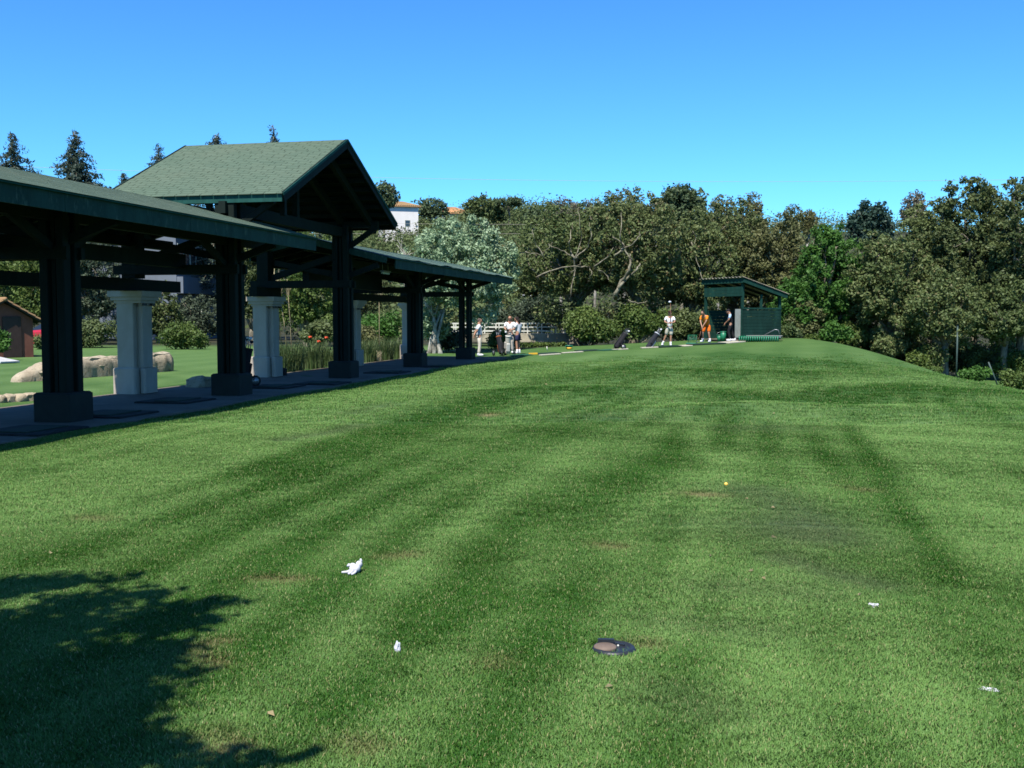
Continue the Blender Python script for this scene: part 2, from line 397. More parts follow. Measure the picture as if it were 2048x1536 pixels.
def roof_slope(parent, pr, pe, s0, s1, mat, seed, fn, expo=.15, wd_=.30, wave=0.0, lift=.012):
    """shingled slope from the ridge pr=(across, z) to the eave pe; fn(u, along, lift) gives the local point"""
    rg = random.Random(seed); du = math.hypot(pe[0] - pr[0], pe[1] - pr[1]); m = MB()
    nrm_lift = lambda u, s, h: fn(pe[0] + (pr[0] - pe[0]) * u / du, s, pe[1] + (pr[1] - pe[1]) * u / du + h + wave * (1 - u / du) * (math.sin(s * 1.7) + .6 * math.sin(s * 4.1)))
    rows = int(du / expo)
    for i in range(rows + 1):
        u0 = i * expo - .03; u1 = min(u0 + expo + .05, du)
        if u1 - u0 < .03: continue
        s = s0 - rg.random() * wd_ * .6 - (0 if i % 2 else wd_ * .5)
        while s < s1:
            e = min(s + wd_ - .012, s1); a = max(s, s0)
            if e - a > .04:
                h = lift + rg.random() * lift * .4
                p = [nrm_lift(u0, a, h), nrm_lift(u0, e, h), nrm_lift(u1, e, lift * .3), nrm_lift(u1, a, lift * .3), nrm_lift(u0, a, 0), nrm_lift(u0, e, 0)]
                m.add(p, [(0, 1, 2, 3), (4, 5, 1, 0)])
            s += wd_
    bm_ = m.mesh('shingle', mat)
    o = link('shingle', bm_, parent); o['kind'] = 'stuff'
    return o
def slab(m, fn, pr, pe, s0, s1, th):
    a, b = pr, pe
    m.hexa([fn(a[0], s0, a[1] - th), fn(b[0], s0, b[1] - th), fn(b[0], s1, b[1] - th), fn(a[0], s1, a[1] - th), fn(a[0], s0, a[1]), fn(b[0], s0, b[1]), fn(b[0], s1, b[1]), fn(a[0], s1, a[1])])

def wing(s0, s1, zr, ze, mat, seed, wave, fascia_from):
    fn = lambda x, s, z: L(s, x, z); zb = zr - (zr - ze) * (TRIDGE - TBACK) / (TEAVE - TRIDGE)
    m = MB(); slab(m, fn, (TRIDGE, zr), (TEAVE, ze), s0, s1, .05); slab(m, fn, (TRIDGE - .002, zr), (TBACK, zb), s0, s1, .05)
    ro = m.build('wing_roof', M['timber'], PAV)
    roof_slope(ro, (TRIDGE, zr + .004), (TEAVE + .05, ze + .004 - .05 * (zr - ze) / 2.5), s0 - .03, s1 + .03, mat, seed, fn, wave=wave, lift=.005)
    roof_slope(ro, (TRIDGE, zr + .004), (TBACK - .05, zb + .004 - .05 * (zr - ze) / 2.5), s0 - .03, s1 + .03, mat, seed + 1, fn)
    m = MB(); a = s0
    seg = 3.6; s = fascia_from
    while s < s1 - .01:
        e = min(s + seg, s1)
        m2 = MB(); m2.box(L((s + e) / 2, TEAVE - .005, ze - .17), (.035, e - s - .008, .27)); m2.build('fascia_board', M['fascia'], ro); s = e
    MB().box(L((s0 + s1) / 2, TBACK + .02, zb - .17), (.035, s1 - s0, .24)).build('fascia_board', M['fascia'], ro)
    MB().beam(L(s0, TEAVE + .04, ze - .028), L(s1, TEAVE + .04, ze - .028), .04, .034).build('drip_edge', M['edge'], ro)
    for se, sg in ((s0, -1), (s1, 1)):
        for tt, zz in ((TEAVE, ze), (TBACK, zb)):
            MB().beam(L(se + sg * .02, TRIDGE, zr - .10), L(se + sg * .02, tt, zz - .10), .035, .18).build('barge_board', M['fascia'], ro)
    n = int((s1 - s0) / 1.1)
    for i in range(n + 1):
        s = s0 + .12 + (s1 - s0 - .24) * i / n
        m = MB()
        for tt, zz in ((TEAVE - .04, ze), (TBACK + .05, zb)): m.beam(L(s, TRIDGE, zr - .125), L(s, tt, zz - .125), .08, .14)
        m.build('rafter', M['timber'], ro)
    for tt, zz in ((TPOST, ze + .14), (TPIL, ze + .14)):
        MB().beam(L(s0 + .1, tt, zz - .2 - .1), L(s1 - .1, tt, zz - .2 - .1), .16, .22).build('wall_plate', M['timber'], ro)
    MB().beam(L(s0 + .05, TRIDGE, zr - .3), L(s1 - .05, TRIDGE, zr - .3), .12, .22).build('ridge_beam', M['timber'], ro)
    return ro
wing(3.0, 23.15, 4.28, 3.60, M['shingle'], 3, .0, 3.0)
wing(28.2, 44.75, 4.05, 3.45, M['shingle_teal'], 5, .022, 28.95)

GC, GH, GE, GR = 25.0, 3.78, 4.42, 6.15
GT0, GT1 = -14.0, -9.66
gf = lambda x, s, z: Vector((s - T0, x - S0, z))          # x runs along the pavilion here, s across it
m = MB()
slab(m, gf, (GC, GR), (GC - GH, GE), GT0, GT1, .07); slab(m, gf, (GC + .002, GR), (GC + GH, GE), GT0, GT1, .07)
gro = m.build('gable_roof', M['timber'], PAV)
roof_slope(gro, (GC, GR + .004), (GC - GH - .05, GE + .004 - .02), GT0 - .03, GT1 + .03, M['shingle'], 11, gf, expo=.14)
roof_slope(gro, (GC, GR + .004), (GC + GH + .05, GE + .004 - .02), GT0 - .03, GT1 + .03, M['shingle'], 12, gf, expo=.14)
for sg in (-1, 1):
    for tt, k in ((GT1, 1), (GT0, -1)):
        MB().beam(gf(GC, tt + k * .02, GR - .09), gf(GC + sg * GH, tt + k * .02, GE - .09), .04, .22).build('barge_board', M['timber'], gro)
        MB().beam(gf(GC, tt + k * .045, GR - .01), gf(GC + sg * (GH + .05), tt + k * .045, GE - .03), .03, .06).build('drip_edge', M['edge'], gro)
    MB().box(gf(GC + sg * (GH + .01), (GT0 + GT1) / 2, GE - .11), (GT1 - GT0, .035, .16)).build('fascia_board', M['edge'] if sg < 0 else M['timber'], gro)
    for i in range(9):
        k = (i + .6) / 9.3; x = GC + sg * GH * k; z = GR + (GE - GR) * k - .14
        MB().beam(gf(x, GT0 + .1, z), gf(x, GT1 - .06, z), .09, .12).build('purlin', M['timber'], gro)
    for tt in (TPOST, TPIL, -10.2):
        MB().beam(gf(GC, tt, GR - .30), gf(GC + sg * (GH - .2), tt, GE - .22), .12, .2).build('rafter', M['timber'], gro)
for tt in (TPOST + .01, TPIL):
    MB().beam(gf(SP[2] - .35, tt, 4.13), gf(SP[3] + .35, tt, 4.13), .16, .26).build('tie_beam', M['timber'], gro)
    MB().beam(gf(GC, tt, 4.2), gf(GC, tt, GR - .2), .14, .14, (0, 1, 0)).build('king_post', M['timber'], gro)
for s in (SP[2], SP[3]):
    MB().beam(gf(s, TPIL - .9, 4.34), gf(s, GT1 - .3, 4.34), .14, .18).build('plate_beam', M['timber'], gro)
    MB().beam(gf(s, TPOST, 3.6), gf(s, TPOST + 1.05, 4.28), .11, .14).build('brace', M['timber'], gro)
MB().beam(gf(GC - GH + .9, -10.05, 4.02), gf(GC - GH + .9, -10.05, 4.36), .12, .12, (0, 1, 0)).build('brace', M['timber'], gro)

def post(s, t_, ztop, core=True):
    p = L(s, t_, 0); tim = []
    root = MB().cbox(p + Vector((0, 0, .265)), (.68, .68, .48), .03).build('post', M['plinth'], PAV)
    root['label'] = 'dark post of bundled square timbers on a block plinth'
    for sx in (-1, 1):
        for sy in (-1, 1):
            MB().cbox(p + Vector((sx * .155, sy * .155, .505 + (ztop - .505) / 2)), (.15, .15, ztop - .505), .012).build('timber', M['timber'], root)
    if core:
        for dx, dy in ((0, .14), (0, -.14), (.14, 0), (-.14, 0)):
            MB().box(p + Vector((dx, dy, .505 + (ztop - .7) / 2)), (.07, .07, ztop - .7)).build('timber', M['timber'], root)
    return root
for i, s in enumerate(SP):
    wing_z = 3.72 if i <= 2 else 3.55
    post(s, TPOST, 4.3 if i in (2, 3) else wing_z - .12, i != 5)
def pillar(s):
    c = L(s, TPIL, 0)
    m = MB(); m.cbox(c + Vector((-.06, 0, 1.35)), (.42, .58, 1.48), .015); m.cbox(c + Vector((.235, .05, 1.35)), (.12, .40, 1.48), .012)
    m.box(c + Vector((.16, .02, 1.3)), (.06, .36, 1.36))
    ro = m.build('pillar', M['pillar'], PAV); ro['label'] = 'whitewashed masonry pillar with flared cap and plinth'
    m = MB(); m.cbox(c + Vector((-.07, 0, .32)), (.56, .74, .59), .03); m.cbox(c + Vector((.30, .05, .32)), (.15, .5, .57), .02); m.build('pillar_plinth', M['pillar'], ro)
    m = MB()
    for k, (g, z0, z1) in enumerate(((0, 2.06, 2.12), (.05, 2.12, 2.20), (.10, 2.20, 2.33))):
        m.box(c + Vector((0.02, 0, (z0 + z1) / 2)), (.66 + 2 * g, .62 + 2 * g, z1 - z0 - .002))
    m.build('pillar_cap', M['pillar'], ro)
    for dy in (-.18, .16): MB().box(c + Vector((.37, dy, 2.03)), (.05, .14, .05)).build('iron_strap', M['black_metal'], ro)
    return ro
for s in SP[1:]:
    pillar(s)
    i = SP.index(s)
    zt = 4.25 if i in (2, 3) else 3.4
    MB().box(L(s, TPIL, 2.62 + (zt - 2.62) / 2), (.34, .40, zt - 2.62)).build('upper_post', M['timber'], PAV)
def pbeam(p, q, w=.16, h=.22): return MB().beam(p, q, w, h).build('beam', M['timber'], PAV)
pbeam(L(3.2, TPIL, 2.47), L(23.3, TPIL, 2.47), .22, .27)
pbeam(L(34.0, TPIL, 2.46), L(42.5, TPIL, 2.46), .22, .25)
pbeam(L(27.4, TPIL, 2.47), L(29.0, TPIL, 2.47), .24, .27)
pbeam(L(28.3, TRIDGE, 2.92), L(34.6, TRIDGE, 2.90), .2, .5)
pbeam(L(3.2, TRIDGE + .1, 2.98), L(21.3, TRIDGE + .1, 2.98), .18, .3)
for i, s in enumerate(SP):
    dz = 0 if i <= 2 else -.12
    for o in (-.2, .2):
        pbeam(L(s + o, TPIL - .35, 2.80 + dz), L(s + o, TPOST + .3, 2.80 + dz), .10, .20)
    pbeam(L(s, TPIL + .1, 2.95 + dz), L(s, TPOST - .1, 3.62 + dz), .12, .17)
    pbeam(L(s + .02, TPIL + .3, 3.42 + dz), L(s + .02, TPOST + .05, 3.02 + dz), .10, .16)
    MB().beam(L(s, TPOST + .1, 3.0 + dz), L(s, TEAVE - .25, 3.33 + dz), .11, .15).build('brace', M['timber'], PAV)
    if i < 5 and i != 2:
        pbeam(L(s + .25, TPOST, 2.9 + dz), L(s + 1.5, TPOST, 3.5 + dz), .10, .13)
    if i not in (0, 3):
        pbeam(L(s - .25, TPOST, 2.9 + dz), L(s - 1.5, TPOST, 3.5 + dz), .10, .13)
# strip lamp under the near end of the far wing
lp = thing('strip_lamp', 'small white strip lamp hanging under the eave of the far wing', 'lamp', st(29.9, -10.35, 3.05), -TH)
MB().box((0, 0, 0), (.05, .62, .05)).build('tube', simple('lamp_white', (.55, .6, .58), .4, .05), lp)
MB().box((0, 0, .05), (.12, .66, .05)).build('housing', M['steel'], lp)
MB().tube([(0, -.25, .07), (0, -.25, .33)], .008, 5).tube([(0, .25, .07), (0, .25, .33)], .008, 5).build('rod', M['steel'], lp)
# rubber tee mats on the pavement
MATS = [((62, 862), 'black rubber mat beside the nearest pavilion post'), ((222, 829), 'black rubber mat between the first and second posts'), ((352, 802), 'black rubber mat in front of the near white pillar'),
        ((548, 774), 'black rubber mat just past the second post'), ((645, 767), 'black rubber mat beside the tall gable post'), ((775, 745), 'black rubber mat before the fourth post'), ((880, 733), 'black rubber mat before the last post')]
for (px, py), lab in MATS:
    p = gd(px, py, .03)
    o = thing('tee_mat', lab, 'mat', p, -TH, 'rubber tee mats on the pavement')
    MB().cbox((0, 0, .012), (1.15, 1.25, .03), .012).build('mat_base', M['rubber'], o)
    MB().cbox((.05, 0, .036), (.5, 1.0, .016), .007).build('turf_pad', simple('dark_turf', (.012, .03, .016), .9, .3, 40), o)
# ------------------------------------------------------------------ tee shed at the end of the line
M['shed'] = green_wood('shed_green_paint', (.010, .050, .038), (.025, .07, .055), .4)
M['shed_board'] = green_wood('shed_board_paint', (.008, .035, .027), (.02, .06, .05), .4)
t = NT('corrugated_sheet'); n = t.noise(3, 4, .7, t.obj()); t.col(t.mix(t.mr(n, .35, .65), (.20, .19, .15), (.38, .33, .25))).rough(.7, .3); M['corrugated'] = t.m
C0 = Vector((11.6, 53.0, 0)); SZ = .58
e1 = Vector((-1.33, 2.9, 0)).normalized(); e2 = Vector((2.9, 1.33, 0)).normalized()
SHED = thing('tee_shed', 'small open-fronted green wooden shed with a corrugated lean-to roof', 'shed', C0 + Vector((0, 0, SZ)), math.atan2(e2.y, e2.x))
W1, W2 = 3.15, 2.32         # local: x along e2 (right wall), y along e1 (open front)
zt = lambda x: 3.04 - .29 * x
for x in (0, W2):
    for y in (0, W1):
        MB().box((x, y, (zt(x) - .12) / 2), (.12, .12, zt(x) - .12)).build('corner_post', M['shed'], SHED)
MB().box((W2 * .5, 0, 1.92), (.10, .10, .78 - .0)).build('stud', M['shed'], SHED)
for k in range(9):
    MB().box((W2 / 2, -.075 - .004 * (k % 2), .12 + k * .165), (W2 + .1, .028, .155)).build('board', M['shed_board'], SHED)
MB().box((W2 / 2, -.05, 1.60), (W2 + .12, .12, .09)).build('rail', M['shed'], SHED)
for k in range(9): MB().box((W2 / 2, W1 + .075, .12 + k * .165), (W2 + .1, .028, .155)).build('board', M['shed'], SHED)
for k in range(9): MB().box((W2 + .075, W1 / 2, .12 + k * .165), (.028, W1, .155)).build('board', M['shed'], SHED)
for k in range(3): MB().box((-.075, W1 / 2, 2.30 + k * .16), (.03, W1 + .1, .153)).build('header_board', M['shed'], SHED)
MB().beam((-.12, -.25, zt(-.12) - .06), (-.12, W1 + .2, zt(-.12) - .06), .04, .26).build('fascia_board', M['shed'], SHED)
for y in (-.25, W1 + .2):
    MB().beam((-.14, y, zt(-.14) - .06), (W2 + .3, y, zt(W2 + .3) - .06), .04, .22).build('fascia_board', M['shed'], SHED)
for k in range(4): MB().beam((0, .2 + k * .92, zt(0) - .08), (W2 + .2, .2 + k * .92, zt(W2 + .2) - .08), .07, .12).build('rafter', M['timber'], SHED)
m = MB(); NY = 78; vs, fs = [], []
for j in range(NY + 1):
    y = -.32 + (W1 + .6) * j / NY; h = .035 * math.sin(j * 2 * math.pi / 6.0)
    for x in (-.24, W2 + .38): vs.append((x, y, zt(x) + .075 + h)); vs.append((x, y, zt(x) + .063 + h))
for j in range(NY):
    a = j * 4; fs += [(a, a + 2, a + 6, a + 4), (a + 1, a + 5, a + 7, a + 3), (a, a + 4, a + 5, a + 1), (a + 2, a + 3, a + 7, a + 6)]
m.add(vs, fs); m.build('corrugated_roof', M['corrugated'], SHED)
MB().box((.10, .45, .85), (.04, .52, 1.45)).build('inner_panel', simple('grey_panel', (.30, .33, .31), .7, .15), SHED)
MB().box((W2 / 2, W1 / 2, .0), (W2 + .3, W1 + .3, .06)).build('shed_floor', M['floor'], SHED)

# ------------------------------------------------------------------ tee line: concrete strips and mats
TURF = {}
for nme, c in (('green', (.010, .075, .040)), ('dark', (.006, .028, .018)), ('yellow', (.62, .36, .03)), ('pale', (.46, .43, .34))): TURF[nme] = simple('turf_' + nme, c, .9, .3, 25)
def teepos(px, py):
    return hit(px, py)
tang = math.atan2(TEE_D[1], TEE_D[0])
def tee_strip(px0, px1, py0, py1, colr, label, cat, name, group, wdt=.8, h=.03, push=0.0):
    a, b = hit(px0, py0), hit(px1, py1); a = a + Vector((TEE_N[0], TEE_N[1], 0)) * push; b = b + Vector((TEE_N[0], TEE_N[1], 0)) * push
    a.z = gz(a.x, a.y); b.z = gz(b.x, b.y)
    c = (a + b) / 2; ln = (b - a).length
    o = MB().cbox((0, 0, 0), (ln, wdt, h), .008).build(name, TURF[colr])
    o.location = c + Vector((0, 0, h / 2 + .012)); d = b - a; o.rotation_euler = (0, -math.atan2(d.z, math.hypot(d.x, d.y)), math.atan2(d.y, d.x)); tag(o, label, cat, group); return o
G_ = 'mats laid along the tee line'
tee_strip(1022, 1062, 712, 710, 'green', 'bright green tee mat at the feet of the two women', 'mat', 'turf_mat', G_, .9)
tee_strip(1056, 1074, 709.5, 708.8, 'yellow', 'yellow strip on the ground right of the two women', 'mat', 'yellow_mat', G_, .16, .07, -.1)
tee_strip(1076, 1118, 709, 706.5, 'dark', 'dark green tee mat right of the yellow strip', 'mat', 'turf_mat', G_, .9, push=.12)
tee_strip(1080, 1120, 711.5, 708.8, 'pale', 'pale concrete strip right of the two women', 'kerb', 'concrete_strip', 'pale strips along the tee line', .22, .04)
tee_strip(1155, 1198, 703, 700.5, 'dark', 'dark tee mat right of the little green basket', 'mat', 'turf_mat', G_, .9)
tee_strip(1124, 1165, 707, 704.5, 'pale', 'pale concrete strip in front of the little green basket', 'kerb', 'concrete_strip', 'pale strips along the tee line', .22, .04)
tee_strip(1200, 1228, 702, 700, 'green', 'green tee mat left of the dark golf bag', 'mat', 'turf_mat', G_, .7)
tee_strip(1226, 1254, 700.5, 698.8, 'pale', 'pale concrete strip below the dark golf bag', 'kerb', 'concrete_strip', 'pale strips along the tee line', .3, .04)
tee_strip(1282, 1316, 697, 695.5, 'pale', 'pale concrete strip below the black and silver golf bag', 'kerb', 'concrete_strip', 'pale strips along the tee line', .35, .05)
tee_strip(1312, 1358, 695, 693, 'dark', 'dark mat under the golfer in khaki shorts', 'mat', 'turf_mat', G_, 1.0, .05)
tee_strip(1360, 1378, 693, 692, 'pale', 'pale concrete strip between the two golfers on mats', 'kerb', 'concrete_strip', 'pale strips along the tee line', .8, .04)
tee_strip(1378, 1446, 690.5, 687.5, 'dark', 'dark mat under the golfer in orange', 'mat', 'turf_mat', G_, 1.0, .05)
tee_strip(1447, 1482, 687, 684, 'pale', 'pale concrete strip at the shed corner', 'kerb', 'concrete_strip', 'pale strips along the tee line', .8, .05)

# ------------------------------------------------------------------ footbridge
t = NT('weathered_concrete'); n = t.noise(1.2, 5, .75, t.scale(t.obj(), (1, 1, .6))); n2 = t.noise(7, 4, .7, t.obj())
t.col(t.mix(t.mr(n, .48, .62), t.mix(n2, (.36, .32, .23), (.52, .47, .35)), (.13, .12, .09))).rough(.9, .15).bump(n2, .3, .02); M['conc'] = t.m
M['white_rail'] = simple('white_railing_paint', (.68, .67, .58), .5, .1, 6)
BA, BB = at(905, 672, 61.5), at(1175, 672, 62.5)
bang = math.atan2(BB.y - BA.y, BB.x - BA.x); bl = (BB - BA).length
BR = thing('footbridge', 'weathered concrete footbridge with a white three-rail railing', 'bridge', (BA.x, BA.y, .2), bang)
MB().box((bl / 2, .9, .36), (bl, 1.8, .42)).build('deck', M['conc'], BR)
MB().box((bl / 2, -.06, .12), (bl, .1, .1)).build('deck_edge', M['conc'], BR)
for x in (.4, bl - .4): MB().box((x, .9, -.55), (.8, 1.7, 1.4)).build('abutment', M['conc'], BR)
for yy in (.08, 1.7):
    for z in (.72, .95, 1.17):
        MB().beam((0, yy, z), (bl, yy, z), .05, .07).build('rail', M['white_rail'], BR)
    for k in range(10):
        MB().box((.2 + (bl - .4) * k / 9, yy, .87), (.06, .06, .6)).build('railing_post', M['white_rail'], BR)

# ------------------------------------------------------------------ stone wall, kerb stones and rocks behind the pavilion
t = NT('sandstone'); n = t.noise(1.6, 5, .7, t.obj()); n2 = t.noise(9, 5, .75, t.obj())
c0 = t.mix(t.mr(n, .35, .65), (.40, .33, .23), (.52, .46, .35)); c0 = t.mix(t.mr(t.objrnd(), 0, 1, 0, .4), c0, (.30, .24, .17))
t.col(t.mix(t.mr(n2, .52, .66), c0, (.20, .17, .12))).rough(.95, .1).bump(n2, .7, .04); M['stone'] = t.m
def rock_mesh(name, d, seed, flat=.25, sub=2):
    bm = bmesh.new(); bmesh.ops.create_icosphere(bm, subdivisions=sub, radius=1)
    rg = random.Random(seed); o = Vector((rg.random() * 50, rg.random() * 50, rg.random() * 50))
    from mathutils import noise as nz
    for v in bm.verts:
        p = v.co.copy(); k = 1 + .28 * nz.noise(p * 1.3 + o) + .12 * nz.noise(p * 3.1 + o)
        q = Vector([math.copysign(min(abs(c), .74) / .74, c) for c in p]); q = q * k
        v.co = Vector((q.x * d[0] / 2, q.y * d[1] / 2, q.z * d[2] / 2))
    me = bpy.data.meshes.new(name); bm.to_mesh(me); bm.free(); me.materials.append(M['stone'])
    for p in me.polygons: p.use_smooth = seed % 2 == 0
    return me
wa, wb = gd(50, 765), gd(345, 742)
wd_ = wb - wa; wl = wd_.length
WALL = thing('stone_wall', 'low rough sandstone wall on the lawn behind the pavilion', 'wall', wa, math.atan2(wd_.y, wd_.x))
from mathutils import noise as mnoise
NX, NA = 60, 12; vs, fs = [], []
def wall_prof(u): return .14 + .50 * min(1, (u / .30) ** .6) + .03 * math.sin(u * 9)
for i in range(NX + 1):
    u = i / NX; H_ = wall_prof(max(u, .004)); W_ = .42 * min(1, .35 + u * 3)
    for k in range(NA + 1):
        a_ = math.pi * k / NA; cx_ = -math.copysign(abs(math.cos(a_)) ** .55, math.cos(a_)); cz_ = max(0, math.sin(a_)) ** .45
        q = Vector((u * wl, .35 + cx_ * W_, cz_ * H_ - .06)); nz = mnoise.noise(q * 1.7) * .05 + mnoise.noise(q * 5) * .035
        vs.append(q + Vector((mnoise.noise(q * 2.3 + Vector((9, 0, 0))) * .06, nz * cx_ * 1.3, nz * cz_)))
for i in range(NX):
    for k in range(NA): fs.append((i * (NA + 1) + k, (i + 1) * (NA + 1) + k, (i + 1) * (NA + 1) + k + 1, i * (NA + 1) + k + 1))
fs += [tuple(range(NA + 1)), tuple(reversed(range(NX * (NA + 1), (NX + 1) * (NA + 1))))]
MB().add(vs, fs, True).build('wall_core', M['stone'], WALL)
prot = [rock_mesh('stone', (.9, .55, .36), 21 + 2 * k) for k in range(6)]
rg = random.Random(4)
for row in range(2):
    x = .7 + row * .35
    while x < wl - .3:
        ln = rg.uniform(.45, 1.2); u = (x + ln / 2) / wl; hh = wall_prof(u)
        o = link('stone', rg.choice(prot), WALL)
        o.location = (min(x + ln / 2, wl - ln / 2), .16 if row == 0 else .24, hh * (.30 if row == 0 else .70)); hs = hh * .46 * rg.uniform(.85, 1.1)
        o.scale = (ln / .9 * 1.05, rg.uniform(.6, .75), hs / .36 * 1.1)
        o.rotation_euler = (rg.uniform(-.06, .06), rg.uniform(-.06, .06), rg.uniform(-.05, .05)); x += ln * 1.02
KL = ['kerb stone cut by the left edge of the photo', 'leftmost whole kerb stone in the pale row', 'second whole kerb stone from the left edge', 'kerb stone next to last before the nearest plinth', 'kerb stone touching the nearest dark plinth']
for k, px in enumerate((-2, 18, 38, 58, 76)):
    p = gd(px, 805.4 - k * 1.3); o = link('kerb_stone', rock_mesh('kerb_stone', (.30, .24, .20), 50 + k)); o.location = p + Vector((0, 0, .06)); o.rotation_euler = (0, 0, k * 1.3)
    tag(o, KL[k], 'stone', 'kerb stones along the path behind the pavilion')
p = gd(392, 776); o = link('boulder', rock_mesh('boulder', (.42, .4, .34), 61)); o.location = p + Vector((0, 0, .12)); tag(o, 'pale sunlit boulder on the path just left of the second post', 'rock')
p = gd(425, 775); o = link('edging_stone', rock_mesh('edging_stone', (.9, .35, .30), 63)); o.location = p + Vector((.05, .1, .1)); o.rotation_euler = (0, 0, .2); tag(o, 'long shaded edging stone touching the pale boulder', 'rock')
p = gd(562, 752); o = link('dark_stone', rock_mesh('dark_stone', (.34, .3, .30), 66)); o.data.materials[0] = simple('dark_rock', (.015, .015, .014), .9); o.location = p + Vector((0, 0, .1)); tag(o, 'rounded dark stone at the foot of the middle white pillar', 'rock')

# ------------------------------------------------------------------ buildings
M['roof_tile'] = None
t = NT('terracotta_tile'); r = t.rnd(); n = t.noise(5, 4, .7, t.obj()); t.col(t.mix(r, t.mix(n, (.30, .19, .09), (.42, .30, .16)), (.36, .20, .10))).rough(.9, .15); M['roof_tile'] = t.m
t = NT('orange_tile'); r = t.rnd(); t.col(t.mix(r, (.48, .24, .11), (.58, .33, .17))).rough(.9, .15); M['orange_tile'] = t.m
M['white_wall'] = simple('white_house_wall', (.78, .75, .72), .85, .06, 1)
M['shade_glass'] = simple('window_glass', (.03, .045, .06), .15, .2, 3, .6)
def tile_slope(parent, p00, p10, p11, p01, mat, cw=.2, name='roof_tile', rows=1):
    """barrel tiles in columns between the eave p00-p10 and the ridge p01-p11, one joined part"""
    m = MB(); p00, p10, p11, p01 = map(Vector, (p00, p10, p11, p01)); n = max(2, int((p10 - p00).length / cw))
    nrm = (p10 - p00).cross(p01 - p00).normalized()
    if nrm.z < 0: nrm = -nrm
    for i in range(n):
        for rr in range(rows):
            u0, u1, um = i / n, (i + 1) / n, (i + .5) / n
            def P(u, v): return (p00.lerp(p10, u)).lerp(p01.lerp(p11, u), v)
            v0, v1 = rr / rows, (rr + 1.06) / rows
            h = cw * .38; k = .18 / n
            q = []
            for v, lift in ((v0, .03), (min(v1, 1), 0.0)):
                q += [P(u0 + k, v) + nrm * lift, P(u0 + .3 / n, v) + nrm * (h * .85 + lift), P(u1 - .3 / n, v) + nrm * (h * .85 + lift), P(u1 - k, v) + nrm * lift]
            m.add(q, [(0, 4, 5, 1), (1, 5, 6, 2), (2, 6, 7, 3), (3, 2, 1, 0)])
    o = m.build(name, mat, parent); o['kind'] = 'stuff'; return o
# brown hut at the far left
hp = put(8, 45); HUT = thing('garden_hut', 'small red-brown hut with a tiled gable roof', 'hut', hp, R(-38))
M['hut_wall'] = simple('red_brown_render', (.20, .075, .05), .85, .2, 2)
hw, hl, hz, hr = 1.3, 3.0, 1.72, 2.42
m = MB()
m.hexa([Vector(q) for q in ((-hl, -hw, -.2), (0, -hw, -.2), (0, hw, -.2), (-hl, hw, -.2), (-hl, -hw, hz), (0, -hw, hz), (0, hw, hz), (-hl, hw, hz))])
m.add([(0, -hw, hz), (0, hw, hz), (0, 0, hr - .06), (-hl, -hw, hz), (-hl, hw, hz), (-hl, 0, hr - .06)], [(0, 1, 2), (3, 5, 4)])
m.build('wall', M['hut_wall'], HUT)
m = MB()
for sg in (-1, 1): m.hexa([Vector(q) for q in ((-hl - .2, sg * (hw + .3), hz - .22), (.25, sg * (hw + .3), hz - .22), (.25, 0, hr - .02), (-hl - .2, 0, hr - .02), (-hl - .2, sg * (hw + .3), hz - .15), (.25, sg * (hw + .3), hz - .15), (.25, 0, hr + .05), (-hl - .2, 0, hr + .05))])
hro = m.build('roof', M['timber'], HUT)
for sg in (-1, 1): tile_slope(hro, (-hl - .2, sg * (hw + .33), hz - .15), (.25, sg * (hw + .33), hz - .15), (.25, 0, hr + .055), (-hl - .2, 0, hr + .055), M['roof_tile'], .2, 'tile', 5)
MB().tube([(-hl - .2, 0, hr + .09), (.28, 0, hr + .09)], .09, 8).build('ridge_tile', M['roof_tile'], hro)
dr = MB().box((.03, .35, .9), (.05, .8, 1.75)).build('door', simple('dark_door', (.05, .03, .025), .7), HUT)
o = MB().box((0, 0, .14), (1.5, .8, .06)).build('garden_slab', simple('pale_slab', (.5, .5, .5), .6)); p = put(-6, 40); o.location = p; o.rotation_euler = (0, .12, -.5); tag(o, 'tilted pale slab on the grass in front of the hut bush', 'slab')

